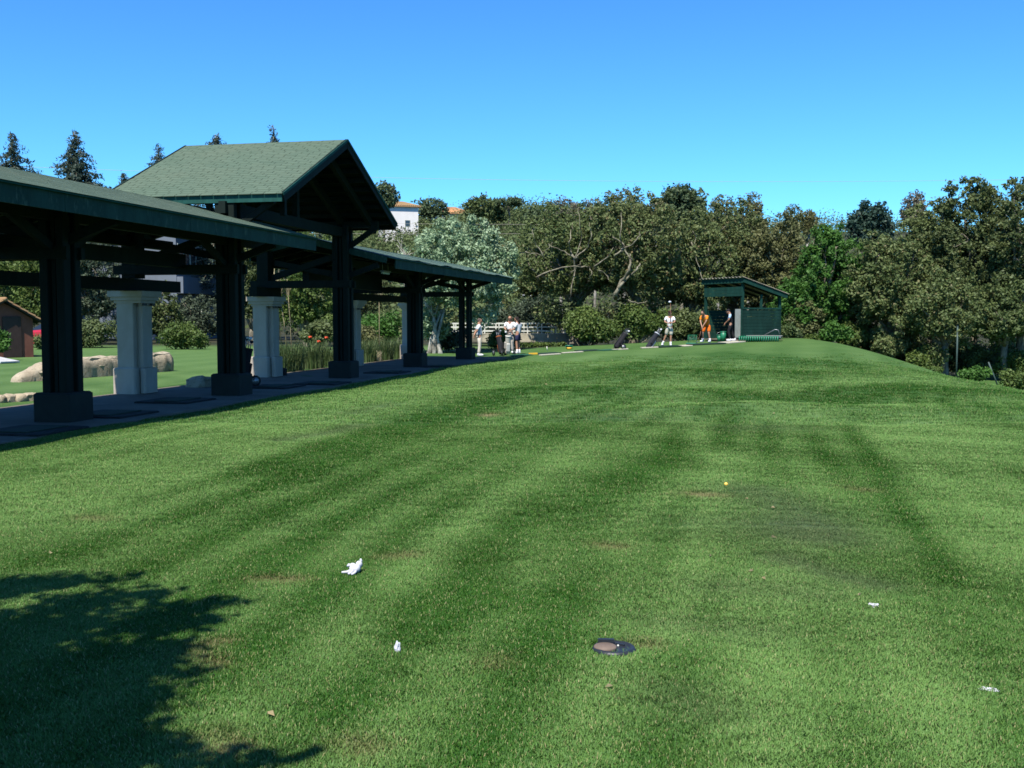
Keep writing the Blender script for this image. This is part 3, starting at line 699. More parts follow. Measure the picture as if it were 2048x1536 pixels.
def hip_house(name, label, loc, rz, wx, wy, wall_h, roof_h, tile, wins, over=.5):
    H = thing(name, label, 'house', loc, rz)
    MB().box((0, 0, wall_h / 2 - 2), (wx, wy, wall_h + 4)).build('wall', M['white_wall'], H)
    a, b = wx / 2 + over, wy / 2 + over; r = max(.2, (wx - wy) / 2 + .3); z0 = wall_h
    m = MB().hexa([Vector(q) for q in ((-a, -b, z0 - .02), (a, -b, z0 - .02), (a, b, z0 - .02), (-a, b, z0 - .02), (-a, -b, z0 + .13), (a, -b, z0 + .13), (a, b, z0 + .13), (-a, b, z0 + .13))])
    m.add([(-a, -b, z0 + .131), (a, -b, z0 + .131), (a, b, z0 + .131), (-a, b, z0 + .131), (-r, 0, z0 + roof_h), (r, 0, z0 + roof_h)], [(0, 1, 5, 4), (1, 2, 5), (2, 3, 4, 5), (3, 0, 4)])
    ro = m.build('roof', tile, H)
    tile_slope(ro, (-a, -b, z0 + .14), (a, -b, z0 + .14), (r, 0, z0 + roof_h + .01), (-r, 0, z0 + roof_h + .01), tile, .45, 'tile')
    tile_slope(ro, (a, -b, z0 + .14), (a, b, z0 + .14), (r, .02, z0 + roof_h + .01), (r, -.02, z0 + roof_h + .01), tile, .45, 'tile')
    for (x, z, w, h, side) in wins:
        if side == 'f': f = MB().box((x, -wy / 2 - .02, z), (w + .2, .06, h + .2)).build('window', M['white_rail'], H); MB().box((x, -wy / 2 - .06, z), (w, .03, h)).build('pane', M['shade_glass'], f)
        else: f = MB().box((wx / 2 + .02, x, z), (.06, w + .2, h + .2)).build('window', M['white_rail'], H); MB().box((wx / 2 + .06, x, z), (.03, w, h)).build('pane', M['shade_glass'], f)
    return H
q = at(796, 441, 225); hip_house('hill_house', 'white hillside house with a brown hip roof behind the gable', (q.x, q.y, q.z - 2.0), R(16), 7.6, 6.0, 4.6, 1.3, M['roof_tile'], [(1.5, 1.2, 1.0, 1.2, 'f'), (0, 2.2, 1, 1.2, 's')])
q = at(902, 424, 250); hip_house('hill_house', 'hillside house with an orange tiled roof among the bushes', (q.x, q.y, q.z - 2.9), R(12), 7.6, 6.5, 2.2, 1.75, M['orange_tile'], [(-1.5, 1.2, 1.0, 1.0, 'f')])
q = at(1066, 508, 125); hip_house('hill_cottage', 'tiny white cottage glimpsed through the cork oak limbs', (q.x, q.y, q.z - 1.0), R(15), 2.6, 2.0, 1.4, .5, M['orange_tile'], [(.4, .6, .5, .6, 'f')], .2)
# pale villa behind the pavilion (two storeys seen between the timbers)
q = put(405, 84); M['villa_wall'] = simple('shade_toned_render', (.15, .18, .22), .8, .08, 1); VIL = thing('villa', 'villa with shade-toned walls and tall windows seen under the near wing', 'villa', q, R(83))  # bluish shade of the walls is put into the render colour
vb = 3.45
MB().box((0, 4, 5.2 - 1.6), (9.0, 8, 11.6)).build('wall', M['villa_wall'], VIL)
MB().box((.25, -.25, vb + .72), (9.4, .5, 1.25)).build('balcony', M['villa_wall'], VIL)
for k in range(8):
    f = MB().box((-3.85 + k * 1.1, -.03, vb + 2.75), (.95, .08, 2.2)).build('window', M['white_rail'], VIL)
    for dx in (-.22, .22): MB().box((-3.85 + k * 1.1 + dx, -.085, vb + 2.75), (.38, .03, 2.0)).build('pane', M['shade_glass'], f)
m = MB().box((0, 3.8, 9.4 + .12), (10, 9.4, .22)); m.build('roof', M['roof_tile'], VIL)
# lamp post
q = put(403, 80); LPO = thing('street_lamp', 'thin white lamp post in front of the villa bushes', 'lamp', q)
MB().tube([(0, 0, 0), (0, 0, 2.2)], .09, 8).build('pole', M['white_rail'], LPO); MB().lathe([(.08, 2.2), (.2, 2.5), (.22, 2.6), (.05, 2.72)], n=10).build('lamp_head', M['black_metal'], LPO)

# ------------------------------------------------------------------ red car beyond the hut
M['car_red'] = simple('red_car_paint', (.42, .018, .035), .22, .08, 3, .6, 0, 0); M['car_glass'] = simple('car_glass', (.02, .025, .03), .08, .1, 3, .7, 0, 0)
q = put(108, 60); q.z = at(108, 694, 60).z
CAR = thing('parked_car', 'bright red car parked behind the hut and the nearest post', 'car', q, R(158))
sec = [(-2.0, .32, .62, .62), (-1.9, .24, .86, .70), (-1.35, .2, 1.0, .78), (-.5, .2, 1.02, .82), (.9, .2, .95, .82), (1.6, .22, .80, .78), (1.98, .3, .62, .66)]
vs, fs = [], []
for x, z0, z1, y in sec: vs += [(x, -y, z0), (x, -y, z1 - .12), (x, -y + .08, z1), (x, y - .08, z1), (x, y, z1 - .12), (x, y, z0)]
for i in range(len(sec) - 1):
    for k in range(6): fs.append((i * 6 + k, (i + 1) * 6 + k, (i + 1) * 6 + (k + 1) % 6, i * 6 + (k + 1) % 6))
fs += [(5, 4, 3, 2, 1, 0), tuple(range(len(vs) - 6, len(vs)))]
MB().add(vs, fs).build('body', M['car_red'], CAR)
cab = [(-1.75, .62, .96), (-1.2, .56, 1.36), (.15, .56, 1.40), (1.0, .66, .98)]
vs, fs = [], []
for i, (x, y, z) in enumerate(cab): vs += [(x, -y, z), (x, y, z)]
vs += [(-1.75, -.72, .95), (-1.75, .72, .95), (1.0, -.74, .95), (1.0, .74, .95)]
fs = [(0, 1, 3, 2), (4, 5, 7, 6), (8, 0, 2, 4, 6, 10), (9, 11, 7, 5, 3, 1), (8, 9, 1, 0), (10, 6, 7, 11)]
MB().add(vs, fs).build('windows', M['car_glass'], CAR)
MB().hexa([Vector(v) for v in ((-1.22, -.56, 1.36), (.17, -.56, 1.40), (.17, .56, 1.40), (-1.22, .56, 1.36), (-1.15, -.5, 1.42), (.1, -.5, 1.45), (.1, .5, 1.45), (-1.15, .5, 1.42))]).build('roof', M['car_red'], CAR)
RX = Matrix.Rotation(R(90), 3, 'X')
for x in (-1.25, 1.25):
    for y in (-.72, .72):
        w = MB().lathe([(.2, -.1), (.31, -.09), (.31, .09), (.2, .1)], (x, y, .31), 14, RX).build('wheel', M['rubber'], CAR)
        MB().lathe([(.19, -.105), (.19, .105)], (x, y, .31), 12, RX).build('rim', M['steel'], w)
for y in (-.5, .5): MB().ball((1.95, y, .62), (.06, .14, .08), 8, 3).build('headlight', simple('lens', (.7, .7, .72), .1, .05, 3, .6, 0, 0), CAR)

# ------------------------------------------------------------------ overhead wires
wm = simple('wire_grey', (.42, .38, .30), .5, .1)
for (a, b, d0, d1, lab) in (((-300, 452), (2400, 440), 118, 122, 'lower pale overhead wire crossing in front of the wooded hill'), ((-300, 424), (2400, 432), 121, 125, 'middle pale overhead wire just above the lower one'),
                            ((-300, 318), (2400, 352), 100, 104, 'highest overhead wire against the blue sky')):
    pa, pb = at(*a, d0), at(*b, d1)
    pts = [pa.lerp(pb, k / 24) - Vector((0, 0, 1.2 * (1 - (k / 12 - 1) ** 2))) for k in range(25)]
    o = MB().tube(pts, .016, 4).build('overhead_wire', wm); tag(o, lab, 'wire', 'overhead wires')
# ------------------------------------------------------------------ plants
def leaf_mat(name, a, b, trans=.25, rough=.6, alt=None):
    t = NT(name); r = t.rnd(); ti = t.attr('tint')
    f = t.math('ADD', t.math('MULTIPLY', r, .30), t.math('MULTIPLY', ti, .72))
    c = t.mix(t.mr(f, .1, 1.0), a, b)
    if alt: c = t.mix(t.mr(r, .93, .95), c, alt)
    if name.endswith(('oak_leaf', 'hillside_leaf')): c = t.mix(t.math('MULTIPLY', t.objrnd(), .5), c, t.mix(f, (.062, .104, .028), (.150, .215, .068)))
    t.col(c).rough(rough, .25)
    tr = t.n('BsdfTranslucent'); t.l(c, tr.inputs['Color']); ms = t.n('MixShader'); ms.inputs[0].default_value = trans + .08
    t.l(t.b.outputs[0], ms.inputs[1]); t.l(tr.outputs[0], ms.inputs[2]); t.l(ms.outputs[0], t.out.inputs[0]); return t.m
LF = {
    'oak': leaf_mat('cork_oak_leaf', (.084, .118, .036), (.200, .236, .086), .22, .6, (.20, .15, .07)),
    'oak_brown': leaf_mat('rusty_oak_leaf', (.104, .106, .036), (.222, .204, .088), .22),
    'oak_dark': leaf_mat('dark_oak_leaf', (.062, .092, .030), (.155, .186, .064), .2),
    'green': leaf_mat('bright_green_leaf', (.038, .115, .018), (.110, .245, .042), .3),
    'bushgreen': leaf_mat('bush_leaf', (.058, .110, .022), (.160, .220, .050), .25),
    'pine': leaf_mat('pine_needle', (.050, .084, .036), (.120, .165, .070), .15),
    'conifer': leaf_mat('conifer_needle', (.028, .052, .038), (.080, .115, .080), .15),
    'silver': leaf_mat('silver_leaf', (.14, .24, .11), (.46, .58, .36), .2, .5),
    'greygreen': leaf_mat('grey_green_leaf', (.050, .075, .045), (.110, .145, .085), .2),
    'pale': leaf_mat('pale_sparse_leaf', (.12, .12, .075), (.24, .21, .15), .25),
    'hill': leaf_mat('hillside_leaf', (.074, .104, .036), (.175, .206, .080), .2, .7, (.15, .11, .05)),
    'reed': leaf_mat('strap_leaf', (.06, .115, .03), (.19, .24, .10), .3),
    'straw': leaf_mat('straw', (.36, .31, .18), (.55, .48, .32), .2),
    'teal': leaf_mat('blue_green_leaf', (.022, .058, .040), (.060, .110, .075), .2),
}
t = NT('cork_bark'); n = t.noise(5, 5, .75, t.scale(t.obj(), (1, 1, .5))); t.col(t.mix(t.mr(n, .35, .65), (.075, .062, .045), (.30, .27, .20))).rough(.95, .1).bump(n, .6, .05); M['bark'] = t.m
t = NT('pale_lichen_bark'); n = t.noise(4, 5, .75, t.obj()); t.col(t.mix(t.mr(n, .38, .62), (.10, .085, .06), (.29, .27, .195))).rough(.95, .1).bump(n, .6, .05); M['pale_bark'] = t.m
t = NT('white_bark'); n = t.noise(3, 4, .7, t.obj()); t.col(t.mix(t.mr(n, .4, .65), (.16, .15, .12), (.50, .48, .42))).rough(.9, .1); M['white_bark'] = t.m

def leaf_cloud(clusters, n, size, rng, up=.25, aspect=.55, droop=0.0, sq=.85, shell=.45):
    """clusters (k,4) -> n rhombic leaves gathered round them; returns V, F, tint"""
    C = np.asarray(clusters, float); w = C[:, 3] ** 2; ci = rng.choice(len(C), n, p=w / w.sum())
    u = rng.normal(size=(n, 3)); u /= np.linalg.norm(u, axis=1)[:, None]
    rad = C[ci, 3] * rng.random(n) ** shell
    off = u * rad[:, None]; off[:, 2] *= sq
    P = C[ci, :3] + off + rng.normal(size=(n, 3)) * (size * .4)
    nr = u * .7 + rng.normal(size=(n, 3)) * .6; nr[:, 2] += up; nr /= np.linalg.norm(nr, axis=1)[:, None]
    tg = rng.normal(size=(n, 3)); tg[:, 2] -= droop; tg -= nr * (tg * nr).sum(1)[:, None]; tg /= np.linalg.norm(tg, axis=1)[:, None]
    bt = np.cross(nr, tg); L_ = size * rng.uniform(.65, 1.35, n)[:, None]; W_ = L_ * aspect
    V = np.stack([P - tg * L_ / 2, P + bt * W_ / 2 + tg * L_ * .08, P + tg * L_ / 2, P - bt * W_ / 2 + tg * L_ * .08], 1).reshape(-1, 3)
    F = np.arange(4 * n).reshape(n, 4)
    tint = np.repeat(np.clip(rng.random(len(C))[ci] * .8 + rng.random(n) * .2, 0, 1), 4)
    return V, F, tint
def crown_obj(name, parent, clusters, n, size, mat, seed, **kw):
    rng = np.random.default_rng(seed); V, F, ti = leaf_cloud(clusters, n, size, rng, **kw)
    return link(name, np_mesh(name, V, F, mat, {'tint': ti}), parent)
def wig_path(a, b, n, amp, rg, sag=0.0):
    a, b = Vector(a), Vector(b); L_ = (b - a).length; pts = []; o = Vector((0, 0, 0))
    for i in range(n + 1):
        k = i / n; o = o + Vector((rg.uniform(-1, 1), rg.uniform(-1, 1), rg.uniform(-1, 1))) * amp * L_ / n
        pts.append(a.lerp(b, k) + o * math.sin(math.pi * k) ** .5 * 1.0 + Vector((0, 0, sag * L_ * math.sin(math.pi * k))))
    return pts
def envelope(rng, n, W, D, z0, z1, r, lump=.22, inner=.5, top=0.0, bottom=.0):
    """cluster balls inside an uneven egg"""
    out = []; ph = rng.random(6) * 6.28
    for _ in range(n):
        u = rng.normal(size=3); u /= np.linalg.norm(u)
        if u[2] < -.6: u[2] *= .5
        az = math.atan2(u[1], u[0]); k = 1 + lump * (math.sin(3 * az + ph[0] + 2 * u[2]) * .6 + math.sin(5 * az + ph[1] - 3 * u[2]) * .4)
        q = inner + (1 - inner) * rng.random() ** .6
        rr = r * rng.uniform(.7, 1.3)
        c = np.array((u[0] * max(.1, W * k * q - rr * .5), u[1] * max(.1, D * k * q - rr * .5), (z0 + z1) / 2 + u[2] * ((z1 - z0) / 2 - rr * .5) * q * (1 + lump * .5 * math.sin(4 * az + ph[2]))))
        out.append((*c, rr))
    return np.array(out)
def broad_tree(name, label, px, top, d, hw, bot, mat, n, size, seed, bark='bark', group=None, limbs=6, limb_r=.12, open_=.0, trunk_r=.2, lean=0.0, z0=None, cl=34, inner=.5, cr=.24, cat='tree', depth=.85, shell=.45, pale=0, base=None, skirt=0):
    rg = random.Random(seed); rng = np.random.default_rng(seed)
    p = put(px, d) if base is None else base
    W = hw / FPX * d; zt = at(px, top, d).z - p.z; zb = at(px, bot, d).z - p.z
    T = thing(name, label, cat, p, 0, group)
    E = envelope(rng, cl, W, W * depth, zb, zt, W * cr, inner=inner); rm = W * cr
    fork = Vector((lean * .5, 0, max(.5, zb + (zt - zb) * .12)))
    m = MB(); pts = wig_path((0, 0, -.3), fork, 5, .10, rg)
    m.tube(pts, [trunk_r * (1.25 - .5 * i / 5) for i in range(6)], 8)
    m.build('trunk', M[bark], T)
    order = sorted(range(len(E)), key=lambda i: -abs(E[i][0]) - .7 * abs(E[i][2] - zb) + rg.random() * W)
    used = []
    mains = []
    for i in order[:limbs]:
        tgt = Vector(E[i][:3]); tgt.z = max(tgt.z, zb + .1)
        pt = wig_path(fork - Vector((0, 0, rg.uniform(0, .25))), tgt, 7, .28, rg, rg.uniform(-.02, .12)); mains.append(pt)
        lm = MB().tube(pt, [limb_r * (1 - .8 * k / 7) for k in range(8)], 6)
        for k in (3, 4, 5, 6):
            j = min(range(len(E)), key=lambda q: (Vector(E[q][:3]) - pt[k]).length + rg.random() * W * .6)
            sp = wig_path(pt[k], Vector(E[j][:3]) + Vector((rg.uniform(-.3, .3), rg.uniform(-.3, .3), rg.uniform(0, .4))) * rm * 2, 5, .3, rg)
            lm.tube(sp, [limb_r * .42 * (1 - .8 * q / 5) for q in range(6)], 5)
        lm.build('limb', M['pale_bark' if pale else bark], T)
    if skirt:                                  # low boughs hanging round the trunk
        S_ = envelope(rng, skirt, W * .95, W * depth * .8, .4, max(1.2, zb + .25 * (zt - zb)), W * .22, inner=.45); E = np.concatenate([E, S_])
    E = np.concatenate([E, envelope(rng, int(cl * 1.3), W * .98, W * depth, zb, zt, W * cr * .62, inner=.62), envelope(rng, 14, W * .8, W * depth * .8, zb, zb + (zt - zb) * .85, W * .36, inner=.4)])
    tw = envelope(rng, 260, W, W * depth, zb, zt, W * .085, inner=.8, lump=.30); tw[:, 3] *= .9
    E[:, 3] *= .92
    V1, F1, t1 = leaf_cloud(E, int(n * .62), size, np.random.default_rng(seed + 100), shell=shell); V2, F2, t2 = leaf_cloud(tw, int(n * .5), size * .92, np.random.default_rng(seed + 101), shell=.6)
    link('crown', np_mesh('crown', np.concatenate([V1, V2]), np.concatenate([F1, F2 + len(V1)]), mat, {'tint': np.concatenate([t1, t2])}), T)
    return T
def bush(name, label, px, top, d, hw, bot_py, mat, n, size, seed, group=None, cat='bush', depth=.7, cl=16, stems=4, base=None, cr=.34, **kw):
    rg = random.Random(seed); rng = np.random.default_rng(seed)
    p = put(px, d) if base is None else base; W = hw / FPX * d; zt = at(px, top, d).z - p.z
    T = thing(name, label, cat, p, 0, group)
    E = envelope(rng, cl, W, W * depth, -.1, zt, min(W, zt) * cr, inner=.35); E[:, 2] = np.maximum(E[:, 2], .1)
    m = MB()
    for k in range(stems):
        j = rg.randrange(len(E)); m.tube(wig_path((rg.uniform(-.2, .2) * W, rg.uniform(-.2, .2) * W, -.2), E[j][:3], 4, .2, rg), [.035, .03, .024, .016, .008], 5)
    m.build('stem', M['bark'], T)
    crown_obj('foliage', T, E, n, size, mat, seed + 100, **kw); return T
def conifer(label, px, top, d, hw, seed, mat='conifer', n=20000, size=.26, sparse=1.0, group=None):
    rg = random.Random(seed); p = put(px, d); H = at(px, top, d).z - p.z; W = hw / FPX * d
    T = thing('conifer_tree', label, 'tree', p, 0, group)
    MB().tube([(0, 0, -.3), (rg.uniform(-.1, .1), 0, H * .5), (rg.uniform(-.15, .15), 0, H * .985)], [H * .016, H * .009, .02], 7).build('trunk', M['bark'], T)
    E = []; m = MB(); z = H * .22
    while z < H * .985:
        k = (H - z) / (H * .7); L0 = W * min((k / .30) ** .95 + .03, 2.0)
        for _ in range(rg.choice((3, 4, 5))):
            a = rg.random() * 6.283; L_ = L0 * rg.uniform(.5, 1.18)
            if rg.random() > sparse: continue
            e = Vector((math.cos(a) * L_, math.sin(a) * L_, z - L_ * rg.uniform(-.05, .5) )); s = Vector((0, 0, z + .1))
            m.tube([s, s.lerp(e, .6) + Vector((0, 0, .06 * L_)), e], [.05 * k + .015, .03 * k + .01, .008], 4)
            for q in (.25, .45, .65, .85, 1.0):
                c = s.lerp(e, q); E.append((c.x, c.y, c.z - .05 * L_, (.34 - .16 * q) * max(min(L0, 2.2) * .62, .22)))
        z += H * .021 * (.55 + .8 * k) * rg.uniform(.7, 1.3)
    E.append((0, 0, H * .99, .07)); E.append((0, 0, H * .975, .10)); E.append((0, 0, H * .955, .14))
    m.build('branches', M['bark'], T)
    crown_obj('crown', T, E, n, size, LF[mat], seed + 9, up=.1, aspect=.32, droop=.8, sq=.6); return T

# hill woodland behind everything: one mass nobody could count
rng = np.random.default_rng(77); cl = []
for _ in range(2500):
    d = 78 + 225 * rng.random() ** .9; px = rng.uniform(640, 1140) if rng.random() < .55 else rng.uniform(-120, 2200); x = (px - 1024) / FPX * d
    if d < 100 and -150 < px < 480: continue
    r = rng.uniform(1.2, 2.9) * (.75 + d / 400); g = gz(x, d)
    if abs(px - 798) < 44 and 190 < d < 227 and g + r * 1.5 > at(792, 446, d).z: continue
    if abs(px - 895) < 38 and 220 < d < 252 and g + r > at(890, 425, d).z: continue
    for k in range(3): cl.append((x + rng.normal() * r * .5, d + rng.normal() * r * .5, g + r * (.35 + .35 * k * rng.random()), r * rng.uniform(.55, .9)))
for px, tp, d in ((765, 436, 212), (776, 442, 212), (788, 447, 213), (800, 451, 213), (812, 453, 213), (824, 455, 213), (838, 440, 214), (868, 425, 238), (880, 428, 238), (892, 424, 238), (905, 430, 238), (918, 424, 238), (848, 420, 238), (930, 418, 240)):
    x = (px - 1024) / FPX * d; z = at(px, tp, d).z
    for k in range(8): cl.append((x + rng.normal() * .5, d + rng.normal() * .5, z - 1.0 - 1.1 * k, 1.05 + .1 * k))
Vv, Ff, ti = leaf_cloud(np.array(cl), 220000, .5, rng, up=.4)
hw_ = link('woodland', np_mesh('woodland', Vv, Ff, LF['hill'], {'tint': ti})); hw_['kind'] = 'stuff'; hw_['label'] = 'scrubby olive woodland covering the hill behind the range'

OAK = 'cork oaks behind the tee line'
bt = broad_tree
bt('cork_oak', 'gnarled cork oak with pale bare limbs left of the golf bags', 1150, 400, 61, 118, 640, LF['oak'], 25000, .19, 1, skirt=16, group=OAK, limbs=12, limb_r=.15, pale=1, trunk_r=.32, cl=40, cr=.20, inner=.62)
bt('cork_oak', 'big leaning cork oak with thick forked limbs above the standing golf bags', 1262, 385, 60, 112, 620, LF['oak'], 27000, .19, 2, skirt=16, group=OAK, limbs=10, limb_r=.19, pale=1, trunk_r=.36, lean=.8, cl=40, cr=.21, inner=.6)
bt('cork_oak', 'olive cork oak rising behind the golfer in khaki shorts', 1372, 418, 64, 100, 665, LF['oak'], 27000, .19, 3, skirt=16, group=OAK, limbs=7, pale=1)
bt('cork_oak', 'cork oak with rusty leaves directly behind the shed roof', 1462, 398, 66, 92, 660, LF['oak'], 27000, .19, 4, skirt=16, group=OAK, limbs=7, pale=1)
bt('cork_oak', 'rust-tinged oak between the shed and the bright green tree', 1548, 432, 64, 82, 660, LF['oak_brown'], 25000, .19, 5, skirt=16, group=OAK, pale=1)
bt('leafy_tree', 'bright green broadleaf tree right of the shed roof', 1652, 458, 61, 74, 690, LF['green'], 26000, .21, 6, limbs=5, skirt=14)
bt('leafy_tree', 'lower bright green tree peeping over the right end of the shed roof', 1588, 560, 60, 44, 690, LF['green'], 9000, .2, 31, limbs=4, skirt=8)
bt('cork_oak', 'olive oak right of the bright green tree', 1780, 462, 59, 88, 690, LF['oak'], 28000, .19, 7, skirt=16, group=OAK)
bt('cork_oak', 'oak with a domed top below the tall oaks', 1858, 412, 62, 84, 640, LF['oak'], 25000, .19, 8, skirt=16, group=OAK)
bt('cork_oak', 'tallest dark oak with a rounded top second from the photo edge', 1938, 360, 60, 84, 640, LF['oak_dark'], 28000, .19, 9, skirt=4, group=OAK, limbs=7)
bt('cork_oak', 'tall dark oak cut by the right edge of the photo', 2040, 360, 58, 84, 640, LF['oak_dark'], 25000, .19, 10, skirt=4, group=OAK, limbs=7)
bt('cork_oak', 'spreading low oak in front of the tall dark oaks', 1890, 545, 57, 92, 705, LF['oak'], 21000, .18, 11, skirt=4, group=OAK, trunk_r=.22)
bt('cork_oak', 'low shady oak at the right edge behind the leaning pole', 2010, 560, 57, 84, 705, LF['oak_dark'], 18000, .18, 12, skirt=4, group=OAK)
bt('leafy_tree', 'blue-green tree with ragged top above the bright green tree', 1738, 402, 67, 46, 520, LF['teal'], 7000, .24, 13, cl=22, inner=.3)
bt('pine_tree', 'round-headed dark pine on the skyline above the golfer in khaki shorts', 1362, 370, 92, 52, 470, LF['pine'], 9000, .32, 14)
PAL = 'thin pale treetops on the skyline'
for k, (px, tp, hw, d, bot, lab) in enumerate(((1128, 395, 42, 76, 480, 'thin pale treetop farthest left in the oak skyline'), (1186, 398, 30, 76, 480, 'second thin pale treetop from the left in the oak skyline'), (1246, 374, 44, 77, 470, 'tallest thin grey treetop above the leaning oak'),
        (1312, 398, 28, 78, 470, 'short thin treetop just left of the dark round pine'), (1440, 390, 32, 80, 480, 'rounded thin treetop just right of the dark round pine'), (1498, 387, 24, 80, 480, 'pointed thin treetop above the right of the shed'),
        (1582, 408, 24, 96, 480, 'pale treetop left of two small ones by the skyline dip'), (1614, 420, 17, 96, 480, 'small pale treetop nearest the skyline dip'), (1822, 384, 26, 72, 470, 'pinkish bare treetop between the ragged tree and the tall oaks'))):
    bt('slender_tree', lab, px, tp, d, hw, bot, LF['pale' if k in (0, 1, 8) else 'oak_brown'], 2600, .2, 40 + k, bark='white_bark', group=PAL, limbs=6, limb_r=.05, trunk_r=.1, cl=20, inner=.3, cr=.26)
bt('cork_oak', 'small olive oak above the footbridge railing', 1072, 475, 69, 72, 620, LF['oak'], 18000, .2, 15, skirt=16, group=OAK, pale=1, limbs=7)
bt('cork_oak', 'brownish oak behind the silver tree', 985, 480, 76, 60, 600, LF['oak_brown'], 12000, .22, 16, skirt=16, group=OAK)
# pale bare limbs standing out at the front of the three gnarled oaks
for lab_, d_, strokes_ in (('gnarled', 58.0, [([(1150, 516), (1141, 500), (1137, 484), (1142, 468)], .085), ([(1150, 516), (1176, 494), (1182, 474), (1181, 455)], .075), ([(1152, 517), (1128, 504), (1108, 494)], .08), ([(1150, 516), (1163, 482), (1160, 438)], .06), ([(1086, 512), (1072, 490), (1068, 470)], .06), ([(1052, 503), (1082, 511), (1098, 494)], .055),
        ([(1074, 554), (1112, 538), (1148, 533), (1170, 533)], .08), ([(1164, 533), (1180, 535), (1183, 548), (1178, 562)], .055), ([(1138, 548), (1150, 538), (1160, 528)], .05), ([(1148, 516), (1150, 540), (1143, 585)], .09)]),
        ('big leaning', 56.9, [([(1232, 588), (1244, 562), (1258, 540), (1262, 520)], .19), ([(1236, 576), (1254, 556), (1274, 538)], .16), ([(1190, 532), (1212, 516), (1224, 503)], .07), ([(1198, 540), (1213, 549), (1219, 560)], .05), ([(1230, 510), (1250, 497), (1272, 484), (1280, 470)], .09), ([(1228, 474), (1240, 482), (1248, 492)], .09), ([(1258, 602), (1275, 608), (1290, 606)], .08), ([(1262, 520), (1248, 500), (1240, 470), (1244, 440)], .08)]),
        ('olive cork oak rising', 60.8, [([(1343, 538), (1354, 549), (1366, 558)], .07), ([(1384, 486), (1394, 520), (1404, 562)], .075), ([(1386, 462), (1392, 476), (1388, 490)], .05), ([(1328, 498), (1345, 510), (1352, 524)], .05)])):
    T_ = next(o for o in bpy.data.objects if o.get('label', '').startswith(lab_) and o.name.startswith('cork_oak')); rg = random.Random(len(lab_))
    for pts, r_ in strokes_:
        q = [at(*p_, d_ + .35 * math.sin(i_ * 2.1)) - T_.location for i_, p_ in enumerate(pts)]; q.append(q[-1] + (q[-1] - q[-2]) * .5 + Vector((0, .9, .1))); q.insert(0, q[0] + Vector((.1, 1.2, -.2)))
        fine = []
        for a_, b_ in zip(q[:-1], q[1:]): fine += [a_.lerp(b_, k_ / 3) + Vector((rg.uniform(-.05, .05), 0, rg.uniform(-.05, .05))) for k_ in range(3)]
        MB().tube(fine + [q[-1]], [r_ * .62 * (1.1 - .75 * k_ / len(fine)) for k_ in range(len(fine) + 1)], 6).build('limb', M['pale_bark'], T_)
# undergrowth
UG = 'bushes along the tee line'
bush('bush', 'dark green bush beside the right end of the footbridge', 1176, 608, 57, 66, 700, LF['bushgreen'], 9000, .17, 60, UG)
bush('bush', 'yellow-green bush behind the two standing golf bags', 1280, 600, 57.5, 62, 700, LF['bushgreen'], 9000, .17, 61, UG)
bush('bush', 'dark shady bush behind the golfer in khaki shorts', 1372, 615, 60, 60, 700, LF['oak_dark'], 8000, .17, 62, UG)
bush('bush', 'low dark bush behind the golfer in orange', 1425, 640, 61.5, 44, 700, LF['oak_dark'], 5000, .17, 63, UG)
bush('bush', 'grey-green bush above the footbridge railing', 1064, 590, 66, 62, 690, LF['greygreen'], 8000, .17, 64, UG)
bush('bush', 'rust-brown shrub just right of the shed', 1606, 598, 59.5, 42, 690, LF['oak_brown'], 6000, .17, 65, UG)
bush('bush', 'small pale green shrub at the shed corner', 1577, 648, 57.5, 26, 690, LF['reed'], 2500, .14, 66, UG)
bush('bush', 'bright green shrub on the bank right of the shed', 1664, 642, 58, 36, 720, LF['green'], 5000, .17, 67, UG)
bush('bush', 'dim green shrub between the rust-brown and bright green shrubs', 1630, 672, 58.5, 30, 710, LF['bushgreen'], 3000, .16, 68, UG)
bush('bush', 'dark shrub under the olive oak at the foot of the bank', 1730, 660, 61, 46, 740, LF['oak_dark'], 6000, .18, 69, UG)
bush('bush', 'low green weeds beside the green fence post', 1945, 728, 52, 34, 760, LF['green'], 3500, .13, 70, UG)
bush('bush', 'low green weeds at the foot of the leaning pole', 2030, 738, 50, 40, 765, LF['bushgreen'], 3500, .13, 71, UG)
bush('bush', 'low weeds left of the green fence post', 1865, 735, 54, 34, 760, LF['bushgreen'], 3000, .13, 72, UG)
bush('bush', 'dark undergrowth in the deep shade below the spreading low oak', 1820, 668, 62, 66, 750, LF['oak_dark'], 6000, .18, 73, UG)
bush('bush', 'dark undergrowth in the deep shade behind the leaning pole', 1985, 668, 62, 90, 750, LF['oak_dark'], 7000, .18, 74, UG)
bush('bush', 'weedy green bush under the footbridge', 1090, 690, 58.5, 60, 706, LF['bushgreen'], 3500, .14, 75, UG, cr=.5)
bush('bush', 'green bush left of the footbridge beside the man in white', 1002, 662, 57, 44, 700, LF['bushgreen'], 4500, .15, 76, UG)
bush('bush', 'dusky bush beyond the footbridge railing', 985, 610, 68, 60, 690, LF['greygreen'], 6000, .18, 77, UG)
bush('bush', 'brownish-green scrub right of the spreading low oak trunk', 1905, 690, 60, 40, 745, LF['oak'], 3500, .16, 78, UG)

